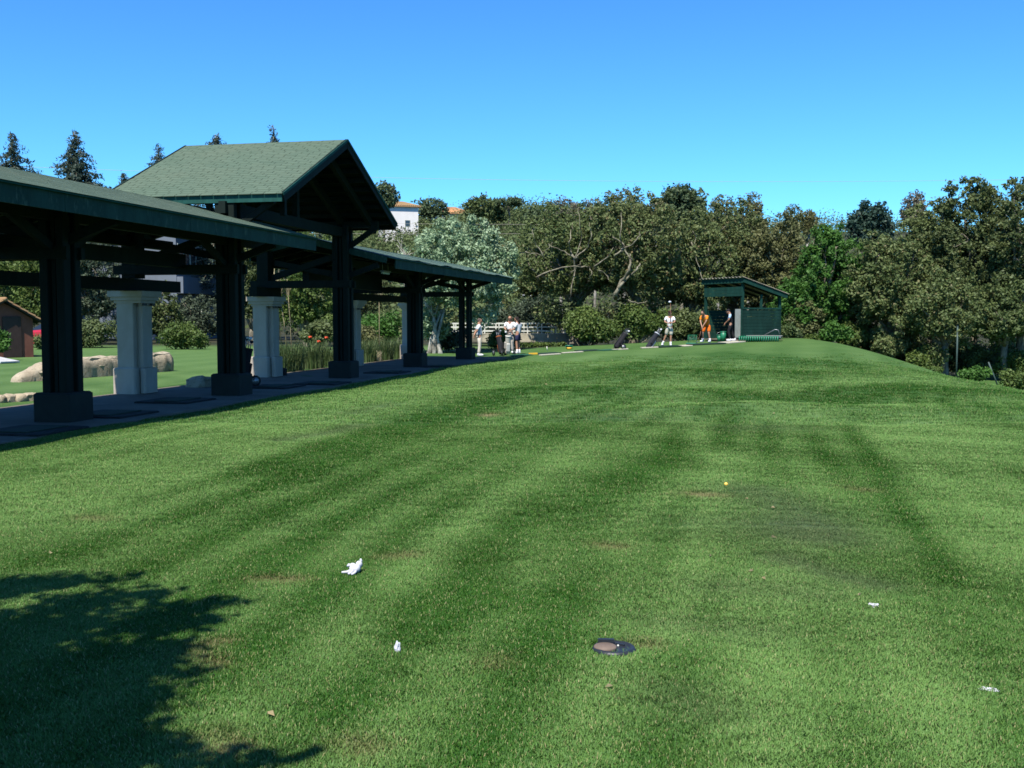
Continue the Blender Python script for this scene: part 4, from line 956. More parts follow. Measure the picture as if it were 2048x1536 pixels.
for k_, (px_, tp_, d_, hw_2, bp_, mt_, lab_) in enumerate(((1700, 640, 59.5, 40, 735, 'bushgreen', 'green bush between the bright shrub and the dark shade'), (1775, 668, 58, 36, 750, 'oak', 'olive bush at the crest of the lawn below the olive oak'), (1845, 690, 57, 38, 755, 'bushgreen', 'green bush at the foot of the spreading low oak'),
        (1960, 690, 58, 44, 755, 'oak_dark', 'dark bush between the two fence poles'), (2035, 690, 57, 40, 760, 'bushgreen', 'green bush at the right edge behind the leaning pole weeds'), (1720, 560, 62, 50, 700, 'oak', 'tall olive bush right of the bright green tree trunk'))):
    bush('bush', lab_, px_, tp_, d_, hw_2, bp_, LF[mt_], 5500, .15, 170 + k_, UG)
# the silver tree
st_ = bt('silver_tree', 'round silvery-leaved tree beyond the end of the pavilion', 918, 437, 53, 112, 655, LF['silver'], 38000, .16, 80, bark='white_bark', limbs=8, limb_r=.06, trunk_r=.11, cl=60, cr=.17, inner=.5, base=put(868, 53), skirt=8)
for ch in st_.children: ch.location = (1.26, 0, 0) if ch.name.startswith('crown') else ch.location
bpy.context.view_layer.update()
for k, (bx, tx, tz) in enumerate(((-.28, .4, 2.2), (.36, .6, 2.5))):
    MB().tube([(bx, 0, -.2), (bx * .8, 0, .15), (bx * .45, .05, .8), (tx, .0, tz)], [.2, .11, .08, .05], 8).build('trunk', M['white_bark'], st_)
bush('bush', 'silvery low boughs left of the silver tree trunk', 862, 592, 54, 46, 690, LF['silver'], 3500, .15, 81, UG, stems=3, cr=.3)

# conifers behind the pavilion roofs
CF = 'conifers above the pavilion roofs'
conifer('grey-green spire conifer rising over the near roof at the left edge', 38, 262, 76, 52, 90, group=CF)
conifer('broadest dark conifer between the left edge and the gable', 162, 258, 74, 54, 91, group=CF, n=20000)
conifer('short bushy conifer touching the lower corner of the gable roof', 256, 344, 82, 44, 92, group=CF)
conifer('thin conifer tip beside the upper left corner of the gable roof', 326, 288, 84, 40, 93, group=CF)
conifer('spiky conifer tip over the left half of the gable ridge', 441, 262, 84, 62, 94, group=CF)
conifer('dense conifer tip over the middle of the gable ridge', 553, 246, 80, 48, 95, group=CF, n=20000)
conifer('conifer with its top just showing at the left edge of the photo', -18, 318, 80, 46, 96, group=CF)

# trees and shrubs seen through the pavilion
TP = 'trees seen through the pavilion'
bt('leafy_tree', 'green tree above the hut roof', 52, 480, 68, 78, 690, LF['bushgreen'], 12000, .2, 110, group=TP, cl=26)
bt('leafy_tree', 'dark drooping tree between the nearest post and the first white pillar', 186, 470, 66, 62, 680, LF['greygreen'], 11000, .2, 111, group=TP, cl=26)
bt('leafy_tree', 'dark tree just right of the first white pillar', 318, 560, 70, 44, 700, LF['oak_dark'], 7000, .2, 112, group=TP, cl=22)
bt('leafy_tree', 'grey-green tree below the villa balcony', 395, 592, 78, 54, 690, LF['greygreen'], 7000, .2, 113, group=TP, cl=22)
bt('leafy_tree', 'tree behind the middle white pillar', 505, 430, 68, 54, 690, LF['oak_dark'], 12000, .2, 114, group=TP, cl=26)
bt('pine_tree', 'pine with light green tufts behind the pale canes', 612, 455, 62, 74, 700, LF['bushgreen'], 13000, .2, 115, group=TP, cl=34, cr=.18)
bt('leafy_tree', 'tree behind the far white pillars', 712, 500, 72, 70, 660, LF['hill'], 9000, .2, 116, group=TP, cl=26)
SH = 'shrubs seen through the pavilion'
bush('bush', 'rounded green bush on the lawn left of the second post', 378, 640, 57, 56, 705, LF['bushgreen'], 7000, .15, 120, SH)
bush('bush', 'dark low hedge behind the stone wall', 178, 636, 60, 64, 700, LF['oak_dark'], 6000, .16, 121, SH)
bush('bush', 'dark hedge below the red car', 98, 668, 57, 40, 700, LF['oak_dark'], 4000, .15, 122, SH)
bush('bush', 'clipped bright green bush against the hut', -4, 652, 42, 26, 695, LF['green'], 3500, .11, 123, SH)
bush('bush', 'bright green hedge between the far white pillars', 752, 612, 57, 58, 690, LF['green'], 7000, .16, 124, SH)
bush('bush', 'brownish shrub below the bright green hedge', 742, 652, 51, 46, 700, LF['oak_brown'], 4500, .14, 125, SH)
bush('bush', 'dusky feathery shrub between the last two posts', 896, 655, 55, 44, 705, LF['greygreen'], 5000, .13, 126, SH)
bush('bush', 'dark shrub behind the pine foot', 640, 640, 52, 40, 705, LF['oak_dark'], 4500, .14, 127, SH)
bush('bush', 'green shrub right of the middle white pillar', 668, 610, 56, 42, 700, LF['bushgreen'], 4500, .15, 128, SH)

# hill skyline trees
HT = 'trees on the hill skyline'
bt('pine_tree', 'dark round pine beside the white hillside house', 770, 362, 205, 28, 430, LF['pine'], 2600, .6, 130, group=HT, cl=18, cr=.34)
um = thing('umbrella_pine', 'flat-topped umbrella pine on the hill skyline', 'tree', put(1016, 212), 0, HT)
zz = at(1016, 393, 212).z - um.location.z
crown_obj('crown', um, np.array([(random.uniform(-3.0, 3.2), random.uniform(-2, 2), zz - 1.1 + random.uniform(-.5, .45), .8) for _ in range(26)]), 3200, .45, LF['pine'], 131, sq=.6)
MB().tube([(0, 0, -1), (.3, 0, zz * .5), (-.1, 0, zz - 1.2)], [.28, .2, .14], 6).build('trunk', M['bark'], um)
for e in ((-2.2, 0), (2.4, .4), (1.0, -.6)): MB().tube([(.2, 0, zz * .6), (e[0] * .5, e[1], zz - 2.0), (e[0], e[1], zz - 1.2)], [.13, .1, .05], 5).build('limb', M['bark'], um)
bt('pine_tree', 'dark bushy tree between the two hillside houses', 862, 396, 232, 36, 440, LF['pine'], 2600, .6, 132, group=HT, cl=18)
bt('pine_tree', 'olive tree right of the orange hillside roof', 962, 392, 205, 30, 440, LF['hill'], 2600, .6, 133, group=HT, cl=18)
bt('pine_tree', 'low dark tree between the umbrella pine and the oaks', 1068, 421, 200, 24, 450, LF['pine'], 1800, .6, 134, group=HT, cl=14)
bt('pine_tree', 'low tree directly left of the umbrella pine', 990, 412, 215, 22, 450, LF['hill'], 1800, .6, 135, group=HT, cl=14)

# canes, strap-leaved clumps and red flowers beside the pavilion
def blades(n, rng, spread, h, w, bend=.35, seg=3):
    """arching strap leaves from a foot: V, F, tint"""
    a = rng.random(n) * 6.283; r = spread * np.sqrt(rng.random(n)); bx, by = r * np.cos(a), r * np.sin(a)
    da = a + rng.normal(size=n) * .9; hh = h * rng.uniform(.55, 1.1, n); bb = bend * rng.uniform(.2, 1.2, n) * hh
    wx, wy = -np.sin(da), np.cos(da); V = []; 
    for k in range(seg + 1):
        q = k / seg; ww = w * (1 - q ** 1.6) * .5 + .0008
        cx, cy, cz = bx + np.cos(da) * bb * q ** 2, by + np.sin(da) * bb * q ** 2, hh * (q - .18 * q * q)
        V.append(np.stack([cx - wx * ww, cy - wy * ww, cz], 1)); V.append(np.stack([cx + wx * ww, cy + wy * ww, cz], 1))
    V = np.stack(V, 1); m = 2 * (seg + 1); base = np.arange(n)[:, None] * m
    F = np.concatenate([base + np.array([2 * k, 2 * k + 1, 2 * k + 3, 2 * k + 2]) for k in range(seg)])
    return V.reshape(-1, 3), F, np.repeat(rng.random(n), m)
def clump(label, px, py, d, h, spread, n, seed, mat='reed', name='strap_leaf_plant', w=.03, group='leafy clumps behind the pavilion', flowers=()):
    p = put(px, d); T = thing(name, label, 'plant', p, 0, group); rng = np.random.default_rng(seed)
    V, F, ti = blades(n, rng, spread, h, w); link('leaves', np_mesh('leaves', V, F, LF[mat], {'tint': ti}), T)
    MB().lathe([(spread * .8, -.05), (spread * .7, .04), (spread * .2, .10)], n=10).build('root_mound', simple('soil', (.09, .07, .045), .95), T)
    for k, (x, y, z) in enumerate(flowers):
        s = MB().tube([(x * .4, y, 0), (x, y, z)], .012, 5).build('flower_stem', LF['reed'], T)
        f = MB()
        for q in range(6):
            a = q * 1.047; f.ball((x +   .034 * math.cos(a), y + .034 * math.sin(a), z + .02 * (q % 2)), (.034, .024, .034), 6, 3)
        f.build('petals', simple('red_flower', (.62, .075, .02), .6, .15, 8, .3, 0, 0), s)
    return T
clump('tall green strap-leaved clump right of the middle white pillar', 580, 745, 33.9, 1.15, .45, 420, 140)
clump('pale leafy clump at the foot of the canes', 562, 748, 33.4, .9, .35, 300, 141)
clump('red-flowered leafy clump left of the tall gable post', 622, 742, 35.6, 1.15, .42, 380, 142, flowers=((-.02, 0, 1.05), (.25, .1, .9)))
clump('leafy clump with one red flower touching the tall gable post', 654, 740, 37, .95, .35, 300, 143, flowers=((.0, -.1, 1.0),))
clump('dark leafy clump just right of the third white pillar', 730, 738, 40.8, 1.05, .45, 380, 144)
clump('spiky leafy clump by the thin cane', 765, 734, 42.6, 1.1, .45, 380, 145)
clump('leafy clump at the foot of the last white pillar', 797, 732, 44.7, 1.1, .4, 360, 146)
clump('dry grassy clump between the third and last white pillars', 748, 742, 41.7, .5, .3, 200, 147, 'straw')
def cane(label, px, d, h, lean, seed, n=1):
    T = thing('cane', label, 'plant', put(px, d), 0, 'pale canes behind the pavilion'); rg = random.Random(seed)
    MB().tube([(0, 0, -.05), (lean * .4, 0, h * .5), (lean, 0, h)], [.022, .018, .01], 6).build('stalk', LF['straw'], T)
    V, F, ti = blades(40, np.random.default_rng(seed), .05, .5, .02, .5); V[:, 2] += h * .82; V[:, 0] += lean * .8
    link('plume', np_mesh('plume', V, F, LF['straw'], {'tint': ti}), T)
for k, (px, h, ln, lab) in enumerate(((548, 3.3, .05, 'tallest pale cane close to the middle white pillar'), (556, 3.2, -.1, 'second pale cane from the middle white pillar'), (566, 3.1, -.25, 'third pale cane from the middle white pillar'), (578, 3.0, -.35, 'pale cane leaning left, fourth from the pillar'), (585, 3.0, -.15, 'pale cane farthest from the middle white pillar'))):
    cane(lab, px, 34.0 + .2 * k, h, ln, 150 + k)
cane('single thin cane standing between the third and last white pillars', 759, 42.5, 2.9, 0, 158)

# fence posts below the woods on the right
M['fence_green'] = simple('fence_post_green', (.05, .085, .075), .6, .2)
q = put(1914, 55); o = MB().tube([(0, 0, -.2), (0, 0, at(1914, 650, 55).z - q.z)], .045, 8).build('fence_post', M['fence_green']); o.location = q; tag(o, 'upright grey-green fence post in front of the shady oaks', 'post')
q = put(2002, 53); o = MB().tube([(0, 0, -.2), (-.62, 0, 1.25)], .04, 8).build('leaning_pole', M['fence_green']); o.location = q; tag(o, 'leaning grey-green pole at the lower right of the woods', 'pole')

# the tree that shades the lower left corner (it stands behind the camera's left shoulder)
TS = thing('shade_tree', 'leafy tree whose shadow falls across the lower left of the lawn', 'tree', (-7.6, -1.6, 0))
k = math.tan(R(48)); E = []
SHP = [((-40, 1215), 5.2, .42), ((60, 1200), 5.2, .34), ((150, 1188), 5.4, .22), ((250, 1180), 5.4, .10), ((200, 1225), 5.2, .32), ((300, 1215), 5.3, .18), ((350, 1240), 5.2, .2), ((420, 1235), 5.3, .17), ((470, 1222), 5.4, .10), ((300, 1265), 5.0, .34), ((385, 1270), 5.0, .2),
       ((120, 1270), 5.0, .5), ((0, 1300), 5.0, .6), ((220, 1320), 4.8, .45), ((310, 1315), 4.8, .26), ((100, 1370), 4.6, .55), ((280, 1365), 4.6, .22), ((390, 1345), 4.8, .09), ((200, 1400), 4.5, .42), ((270, 1420), 4.4, .22), ((0, 1420), 4.4, .6), ((120, 1460), 4.2, .45), ((220, 1470), 4.2, .30), ((60, 1530), 4.0, .5), ((230, 1520), 4.0, .3), ((320, 1500), 4.0, .12),
       ((400, 1520), 3.9, .13), ((470, 1530), 3.9, .11), ((560, 1520), 3.9, .10), ((-120, 1230), 5.4, .5), ((-200, 1300), 5.2, .8), ((-150, 1450), 4.8, .8), ((-300, 1250), 5.6, .8), ((110, 1600), 3.8, .5), ((300, 1620), 3.6, .4)]
for (px, py), z, r in SHP:
    py -= 24 if py < 1300 else 0
    g = gd(px, py); c = g + Vector((SUN_DIR.x, SUN_DIR.y, SUN_DIR.z)) * (z / SUN_DIR.z)
    if c.y > .2 and c.x > -.53 * c.y - r: continue
    E.append((c.x + 7.6, c.y + 1.6, c.z, r))
    for _ in range(2): qz = random.uniform(-.5, .7); E.append((c.x + 7.6 + qz * SUN_DIR.x / SUN_DIR.z + random.uniform(-.12, .06), c.y + 1.6 + qz * SUN_DIR.y / SUN_DIR.z + random.uniform(-.12, .06), c.z + qz, r * .85))
E = np.array(E)
rg = random.Random(3); MB().tube([(0, 0, -.3), (.1, .05, 1.2), (.3, .2, 2.9)], [.34, .26, .2], 9).build('trunk', M['bark'], TS)
for i in range(0, len(E), 7):
    MB().tube(wig_path((.3, .2, 2.8), E[i][:3], 6, .2, rg), [.12, .1, .08, .06, .05, .035, .02], 6).build('limb', M['bark'], TS)
crown_obj('crown', TS, E, 15000, .13, LF['bushgreen'], 999, shell=.7)
# ------------------------------------------------------------------ people
def skin_mesh(name, V, E, RAD, mat, sub=1, root=0):
    me = bpy.data.meshes.new(name + '_tmp'); me.from_pydata([Vector(v) for v in V], E, []); o = bpy.data.objects.new(name + '_tmp', me); COL.objects.link(o)
    md = o.modifiers.new('skin', 'SKIN'); md.use_smooth_shade = True; md.branch_smoothing = .6
    for i, sv in enumerate(me.skin_vertices[0].data):
        r = RAD[i]; sv.radius = (r, r) if not isinstance(r, tuple) else r; sv.use_root = i == root
    s = o.modifiers.new('sub', 'SUBSURF'); s.levels = sub; s.render_levels = sub
    dg = bpy.context.evaluated_depsgraph_get(); out = bpy.data.meshes.new_from_object(o.evaluated_get(dg)); out.name = name
    bpy.data.objects.remove(o); bpy.data.meshes.remove(me)
    out.materials.clear(); out.materials.append(mat)
    for p in out.polygons: p.use_smooth = True
    return out
CLOTH = {}
def cloth(c, nme):
    if nme not in CLOTH: CLOTH[nme] = simple(nme, c, .85, .08, 7, .2, 0, .1)
    return CLOTH[nme]
SKIN_C = simple('warm_skin', (.42, .22, .14), .55, .08, 9, .3, 0, 0)
WHITE, CREAM = cloth((.74, .74, .76), 'white_cotton'), cloth((.62, .57, .47), 'cream_cotton')
NAVY, ORANGE, ORANGE2 = cloth((.02, .022, .06), 'navy_cotton'), cloth((.80, .24, .015), 'orange_cotton'), cloth((.68, .14, .012), 'deep_orange_cotton')
KHAKI, BLACK, LBLUE = cloth((.50, .47, .38), 'khaki_cotton'), cloth((.014, .014, .017), 'black_cotton'), cloth((.42, .58, .78), 'light_blue_cotton')
def BASE():      # standing, x = own left..right (right = +), y = forward, z up; heights for 1.74 m
    J = dict(pelvis=(0, 0, .94), belly=(0, .01, 1.08), chest=(0, .0, 1.30), neck=(0, .0, 1.47), head=(0, .03, 1.60), crown=(0, .02, 1.70))
    for s, n in ((-1, 'l'), (1, 'r')):
        J['hip' + n] = (s * .095, 0, .90); J['knee' + n] = (s * .105, .02, .49); J['ank' + n] = (s * .11, -.02, .085); J['toe' + n] = (s * .13, .17, .03)
        J['sho' + n] = (s * .185, -.01, 1.42); J['elb' + n] = (s * .25, -.03, 1.13); J['wri' + n] = (s * .26, .05, .89); J['han' + n] = (s * .26, .08, .80)
    return J
def person(label, px, d, face, J, top, bottom, shoes, hair, bot_len='long', sleeve='short', cap=None, extra=None, z=None, sc=1.0, glasses=False, group='golfers at the tee line', fat=1.0, vest=None, long_hair=False):
    p = put(px, d); p.z += .03 if z is None else z
    T = thing('person', label, 'person', p, face, group); T.scale = (sc, sc, sc)
    hfv = J.pop('face', (0, 1, 0)); names = list(J); ix = {k: i for i, k in enumerate(names)}
    RB = dict(pelvis=.13, belly=.125, chest=.135, neck=.055, head=.085, crown=.075)
    for n in 'lr':
        RB.update({'hip' + n: .085, 'knee' + n: .056, 'ank' + n: .04, 'toe' + n: .032, 'sho' + n: .055, 'elb' + n: .042, 'wri' + n: .028, 'han' + n: .034})
    ED = [('pelvis', 'belly'), ('belly', 'chest'), ('chest', 'neck'), ('neck', 'head'), ('head', 'crown')]
    for n in 'lr': ED += [('pelvis', 'hip' + n), ('hip' + n, 'knee' + n), ('knee' + n, 'ank' + n), ('ank' + n, 'toe' + n), ('chest', 'sho' + n), ('sho' + n, 'elb' + n), ('elb' + n, 'wri' + n), ('wri' + n, 'han' + n)]
    body = skin_mesh('body', [J[k] for k in names], [(ix[a], ix[b]) for a, b in ED], [RB[k] for k in names], SKIN_C, 1, ix['pelvis'])
    # fingers, nose and ears grow the same mesh
    m = MB(); hv = Vector(J['head'])
    hf = Vector(hfv).normalized(); hx = hf.cross(Vector((0, 0, 1))).normalized(); hu = hx.cross(hf)
    HM = Matrix((hx, hf, hu)).transposed()
    m.ball(hv + hu * .005 + hf * .01, (.078, .098, .115), 12, 6, HM)
    m.ball(hv + hf * .112 - hu * .02, (.014, .02, .024), 6, 3, HM)
    for sg in (-1, 1): m.ball(hv + hx * sg * .079 - hu * .01, (.012, .022, .032), 6, 3, HM)
    for n, sg in (('l', -1), ('r', 1)):
        w, h = Vector(J['wri' + n]), Vector(J['han' + n]); dv = (h - w).normalized(); sd = dv.cross(Vector((0, 1, 0.2))).normalized(); nm = dv.cross(sd)
        for k in range(4):
            b = h + dv * .02 + sd * (.033 - .022 * k); ln = (.062, .074, .07, .055)[k]
            m.tube([b - dv * .03, b + dv * ln * .5, b + dv * ln * .85 + nm * .02, b + dv * ln * .95 + nm * .04], [.0095, .009, .008, .006], 5)
        m.tube([h - dv * .02 + sd * .02, h + sd * .052 + nm * .01, h + sd * .055 + dv * .035 + nm * .025], [.012, .0105, .008], 5)
    bm = bmesh.new(); bm.from_mesh(body); t_ = m.mesh('t', SKIN_C); bm.from_mesh(t_); bm.to_mesh(body); bm.free(); bpy.data.meshes.remove(t_)
    for q in body.polygons: q.use_smooth = True
    link('body', body, T)
    mm = MB()
    for sg in (-1, 1): mm.ball(hv + hf * .100 + hx * sg * .032 + hu * .012, (.011, .006, .007), 6, 3, HM)
    mm.build('eyes', BLACK, T); MB().ball(hv + hf * .098 - hu * .058, (.026, .008, .007), 6, 3, HM).build('mouth', cloth((.30, .09, .08), 'lip'), T)
    # clothes: the same skeleton, a little wider, ending at the hems
    lerp = lambda a, b, k: Vector(J[a]).lerp(Vector(J[b]), k)
    V = [J['pelvis'], J['belly'], J['chest'], lerp('chest', 'neck', .72)]; RR = [.158 * fat, .155 * fat, .158 * (.5 + .5 * fat), .085]; E = [(0, 1), (1, 2), (2, 3)]
    V[0] = Vector(J['pelvis']) + (Vector(J['belly']) - Vector(J['pelvis'])) * -.5
    for n in 'lr':
        k = len(V); V += [J['sho' + n], lerp('sho' + n, 'elb' + n, .5 if sleeve == 'short' else 1.0)]; RR += [.083, .070]; E += [(2, k), (k, k + 1)]
        if sleeve == 'short': V.append(lerp('sho' + n, 'elb' + n, .78)); RR.append(.067); E.append((k + 1, k + 2))
        else: V.append(lerp('elb' + n, 'wri' + n, .9)); RR.append(.047); E.append((k + 1, k + 2))
    link('shirt', skin_mesh('shirt', V, E, RR, top), T)
    if vest:
        V2 = [V[0], V[1], V[2], V[3], J['shol'], J['shor']]; link('vest', skin_mesh('vest', V2, [(0, 1), (1, 2), (2, 3), (2, 4), (2, 5)], [.158, .162, .166, .085, .086, .086], vest), T)
    V = [Vector(J['pelvis']) + Vector((0, 0, .07)), J['pelvis']]; RR = [.140 * fat, .150 * (.6 + .4 * fat)]; E = [(0, 1)]
    for n in 'lr':
        k = len(V)
        if bot_len == 'long': V += [J['hip' + n], J['knee' + n], lerp('knee' + n, 'ank' + n, .93)]; RR += [.108, .080, .068]; E += [(1, k), (k, k + 1), (k + 1, k + 2)]
        else: V += [J['hip' + n], lerp('hip' + n, 'knee' + n, .55), lerp('hip' + n, 'knee' + n, .98 if bot_len == 'knee' else .72)]; RR += [.110, .102, .096]; E += [(1, k), (k, k + 1), (k + 1, k + 2)]
    link('trousers' if bot_len == 'long' else 'shorts', skin_mesh('trousers', V, E, RR, bottom, 1, 1), T)
    for n in 'lr':
        a, t = Vector(J['ank' + n]), Vector(J['toe' + n]); f = (t - a); f.z = 0; f.normalize(); c = a.lerp(t, .42); c.z = min(a.z, t.z + .06) - .02
        fr = Matrix((f.cross(Vector((0, 0, 1))), f, Vector((0, 0, 1)))).transposed()
        sh = MB().ball(c, (.058, .148, .06), 10, 5, fr); sh.ball(a + Vector((0, 0, .02)), (.052, .056, .06), 8, 4, fr); sh.build('shoe', shoes, T)
    if bot_len != 'long':
        for n in 'lr': MB().tube([lerp('ank' + n, 'knee' + n, -.05), lerp('ank' + n, 'knee' + n, .32)], [.046, .052], 8).build('sock', WHITE, T)
    h = MB(); h.ball(hv + hu * .035 - hf * .022, (.09, .098, .095), 12, 6, HM)
    if long_hair: h.ball(hv - hf * .075 - hu * .09, (.095, .06, .13), 10, 5, HM); h.ball(hv - hf * .03 + hu * .02, (.10, .09, .10), 10, 5, HM)
    h.build('hair', hair, T)
    if cap:
        c = MB().ball(hv + hu * .062 - hf * .005, (.095, .108, .075), 12, 5, HM); c.ball(hv + hu * .055 + hf * .13, (.075, .075, .012), 10, 3, HM); c.build('cap', cap, T)
    if glasses:
        g = MB(); 
        for sg in (-1, 1): g.ball(hv + hf * .104 + hx * sg * .034 + hu * .012, (.028, .01, .02), 8, 3, HM)
        g.beam(hv + hf * .106 - hx * .06 + hu * .02, hv + hf * .106 + hx * .06 + hu * .02, .01, .01); g.build('sunglasses', BLACK, T)
    return T
def mk(o, **kw):
    for k, v in kw.items():
        if k in o or k == 'face': o[k] = v
    return o
def shift(J, keys, dv):
    for k in keys: J[k] = tuple(Vector(J[k]) + Vector(dv))
    return J
GREY_HAIR, BROWN_HAIR, DARK_HAIR = cloth((.10, .075, .06), 'greying_hair'), cloth((.16, .075, .035), 'auburn_hair'), cloth((.02, .014, .012), 'dark_hair')
UP = ['belly', 'chest', 'neck', 'head', 'crown', 'shol', 'shor', 'elbl', 'elbr', 'wril', 'wrir', 'hanl', 'hanr']
# man in white beside the last post, hands behind his back, facing right
J = BASE(); mk(J, elbl=(-.27, -.12, 1.15), wril=(-.12, -.20, .97), hanl=(-.03, -.21, .90), elbr=(.27, -.12, 1.15), wrir=(.14, -.20, .98), hanr=(.06, -.22, .90), toel=(-.16, .16, .03), kneel=(-.10, .06, .49), face=(0, 1, -.12))
person('man in white shirt and cream trousers with hands behind his back', 958, 49.2, R(-82), J, WHITE, CREAM, WHITE, GREY_HAIR, fat=1.14, sc=1.03, z=.0)
# woman with sunglasses behind the trolleys, facing the camera
J = BASE(); mk(J, elbl=(-.24, .10, 1.15), wril=(-.08, .24, 1.10), hanl=(0, .27, 1.09), elbr=(.24, .10, 1.15), wrir=(.08, .25, 1.06), hanr=(0, .28, 1.04), face=(.1, 1, -.1))
person('woman in sunglasses and white shirt standing behind the golf trolleys', 1020, 49.9, R(175), J, WHITE, cloth((.45, .42, .38), 'beige_cotton'), WHITE, BROWN_HAIR, glasses=True, sc=1.04, long_hair=True, fat=.92)
# dark-haired woman in navy shorts
J = BASE(); mk(J, elbl=(-.22, .06, 1.14), wril=(-.16, .26, 1.10), hanl=(-.12, .33, 1.12), face=(0, 1, -.25)); shift(J, ['head', 'crown'], (0, .04, -.01))
person('dark-haired woman in white top and navy shorts beside the beige bag', 1036, 49.3, R(62), J, WHITE, NAVY, WHITE, DARK_HAIR, 'short', sc=1.02, long_hair=True, fat=.92)
# golfer finishing a swing: club held upright in front of him
J = BASE(); mk(J, hipl=(-.09, 0, .9), kneel=(-.06, .03, .49), ankl=(-.05, .0, .085), toel=(-.05, .2, .03), kneer=(.17, -.03, .52), ankr=(.33, -.12, .12), toer=(.36, -.02, .03), elbl=(-.24, .09, 1.18), wril=(-.10, .26, 1.13), hanl=(-.03, .30, 1.14), elbr=(.25, .08, 1.18), wrir=(.10, .26, 1.12), hanr=(.02, .31, 1.14), face=(.35, 1, .12))
G4 = person('golfer in white shirt and khaki shorts finishing a swing with club raised', 1339, 50.8, R(176), J, WHITE, KHAKI, WHITE, DARK_HAIR, 'knee', cap=cloth((.05, .012, .01), 'dark_red_cap'), sc=.99, z=.05)
def club(label, root, off, rz, p, q, head, hc, name='golf_club'):
    C = thing(name, label, 'golf club', root.location + Matrix.Rotation(root.rotation_euler.z, 3, 'Z') @ Vector(off), root.rotation_euler.z, 'golf clubs in hand')
    p, q = Vector(p), Vector(q); d = (q - p).normalized()
    MB().tube([p, q], [.011, .008], 6).build('shaft', simple('club_shaft', (.25, .12, .07), .4, .1), C)
    MB().tube([p - d * .02, p + d * .26], [.015, .014], 6).build('grip', BLACK, C); hb = MB()
    if head: hb.ball(q + Vector((.035, 0, 0)), (.075, .065, .05), 10, 5)
    else: hb.box(q + Vector((.035, .01, .01)), (.09, .025, .055))
    hb.build('club_head', hc, C); return C
club('raised golf club with a pale driver head above the khaki golfer', G4, (0, 0, 0), 0, (0, .32, 1.10), (-.02, .10, 2.13), True, simple('driver_head', (.70, .74, .82), .25, .08, 5, .6, .2, 0))
# golfer in orange addressing the ball
J = BASE(); shift(J, ['pelvis', 'hipl', 'hipr'], (0, -.10, -.03)); mk(J, belly=(0, .03, 1.05), chest=(0, .17, 1.23), neck=(0, .28, 1.36), head=(0, .37, 1.45), crown=(0, .41, 1.54), shol=(-.18, .20, 1.31), shor=(.18, .20, 1.29), elbl=(-.16, .30, 1.05), elbr=(.16, .30, 1.04), wril=(-.04, .38, .82), wrir=(.03, .38, .80), hanl=(-.02, .41, .75), hanr=(.0, .41, .72), kneel=(-.17, .05, .48), kneer=(.17, .05, .48), ankl=(-.2, -.03, .085), ankr=(.2, -.03, .085), toel=(-.23, .16, .03), toer=(.22, .16, .03), face=(-.1, .75, -.55))
G5 = person('golfer in orange shirt and orange shorts bending over his ball', 1412, 52.6, R(140), J, ORANGE, ORANGE2, WHITE, DARK_HAIR, 'knee', z=.06, sc=1.02, fat=1.12)
club('golf club held low by the golfer in orange', G5, (0, 0, 0), 0, (0, .40, .82), (.04, .72, .05), False, M['steel'])
# golfer in a dark vest in front of the shed opening
J = BASE(); shift(J, UP, (0, .05, -.01)); shift(J, ['head', 'crown'], (0, .06, -.03)); mk(J, elbl=(-.24, .10, 1.14), wril=(-.05, .26, .98), hanl=(0, .30, .93), elbr=(.24, .08, 1.14), wrir=(.06, .27, .97), hanr=(.01, .32, .91), kneel=(-.09, .12, .5), ankl=(-.1, .02, .085), toel=(-.12, .2, .03), kneer=(.12, -.06, .49), ankr=(.13, -.22, .11), toer=(.14, -.04, .03), face=(0, .9, -.5))
G6 = person('golfer in black vest and black trousers looking down before the shed', 1461, 53.0, R(80), J, LBLUE, BLACK, WHITE, DARK_HAIR, cap=BLACK, vest=BLACK, z=.06, sc=.96)

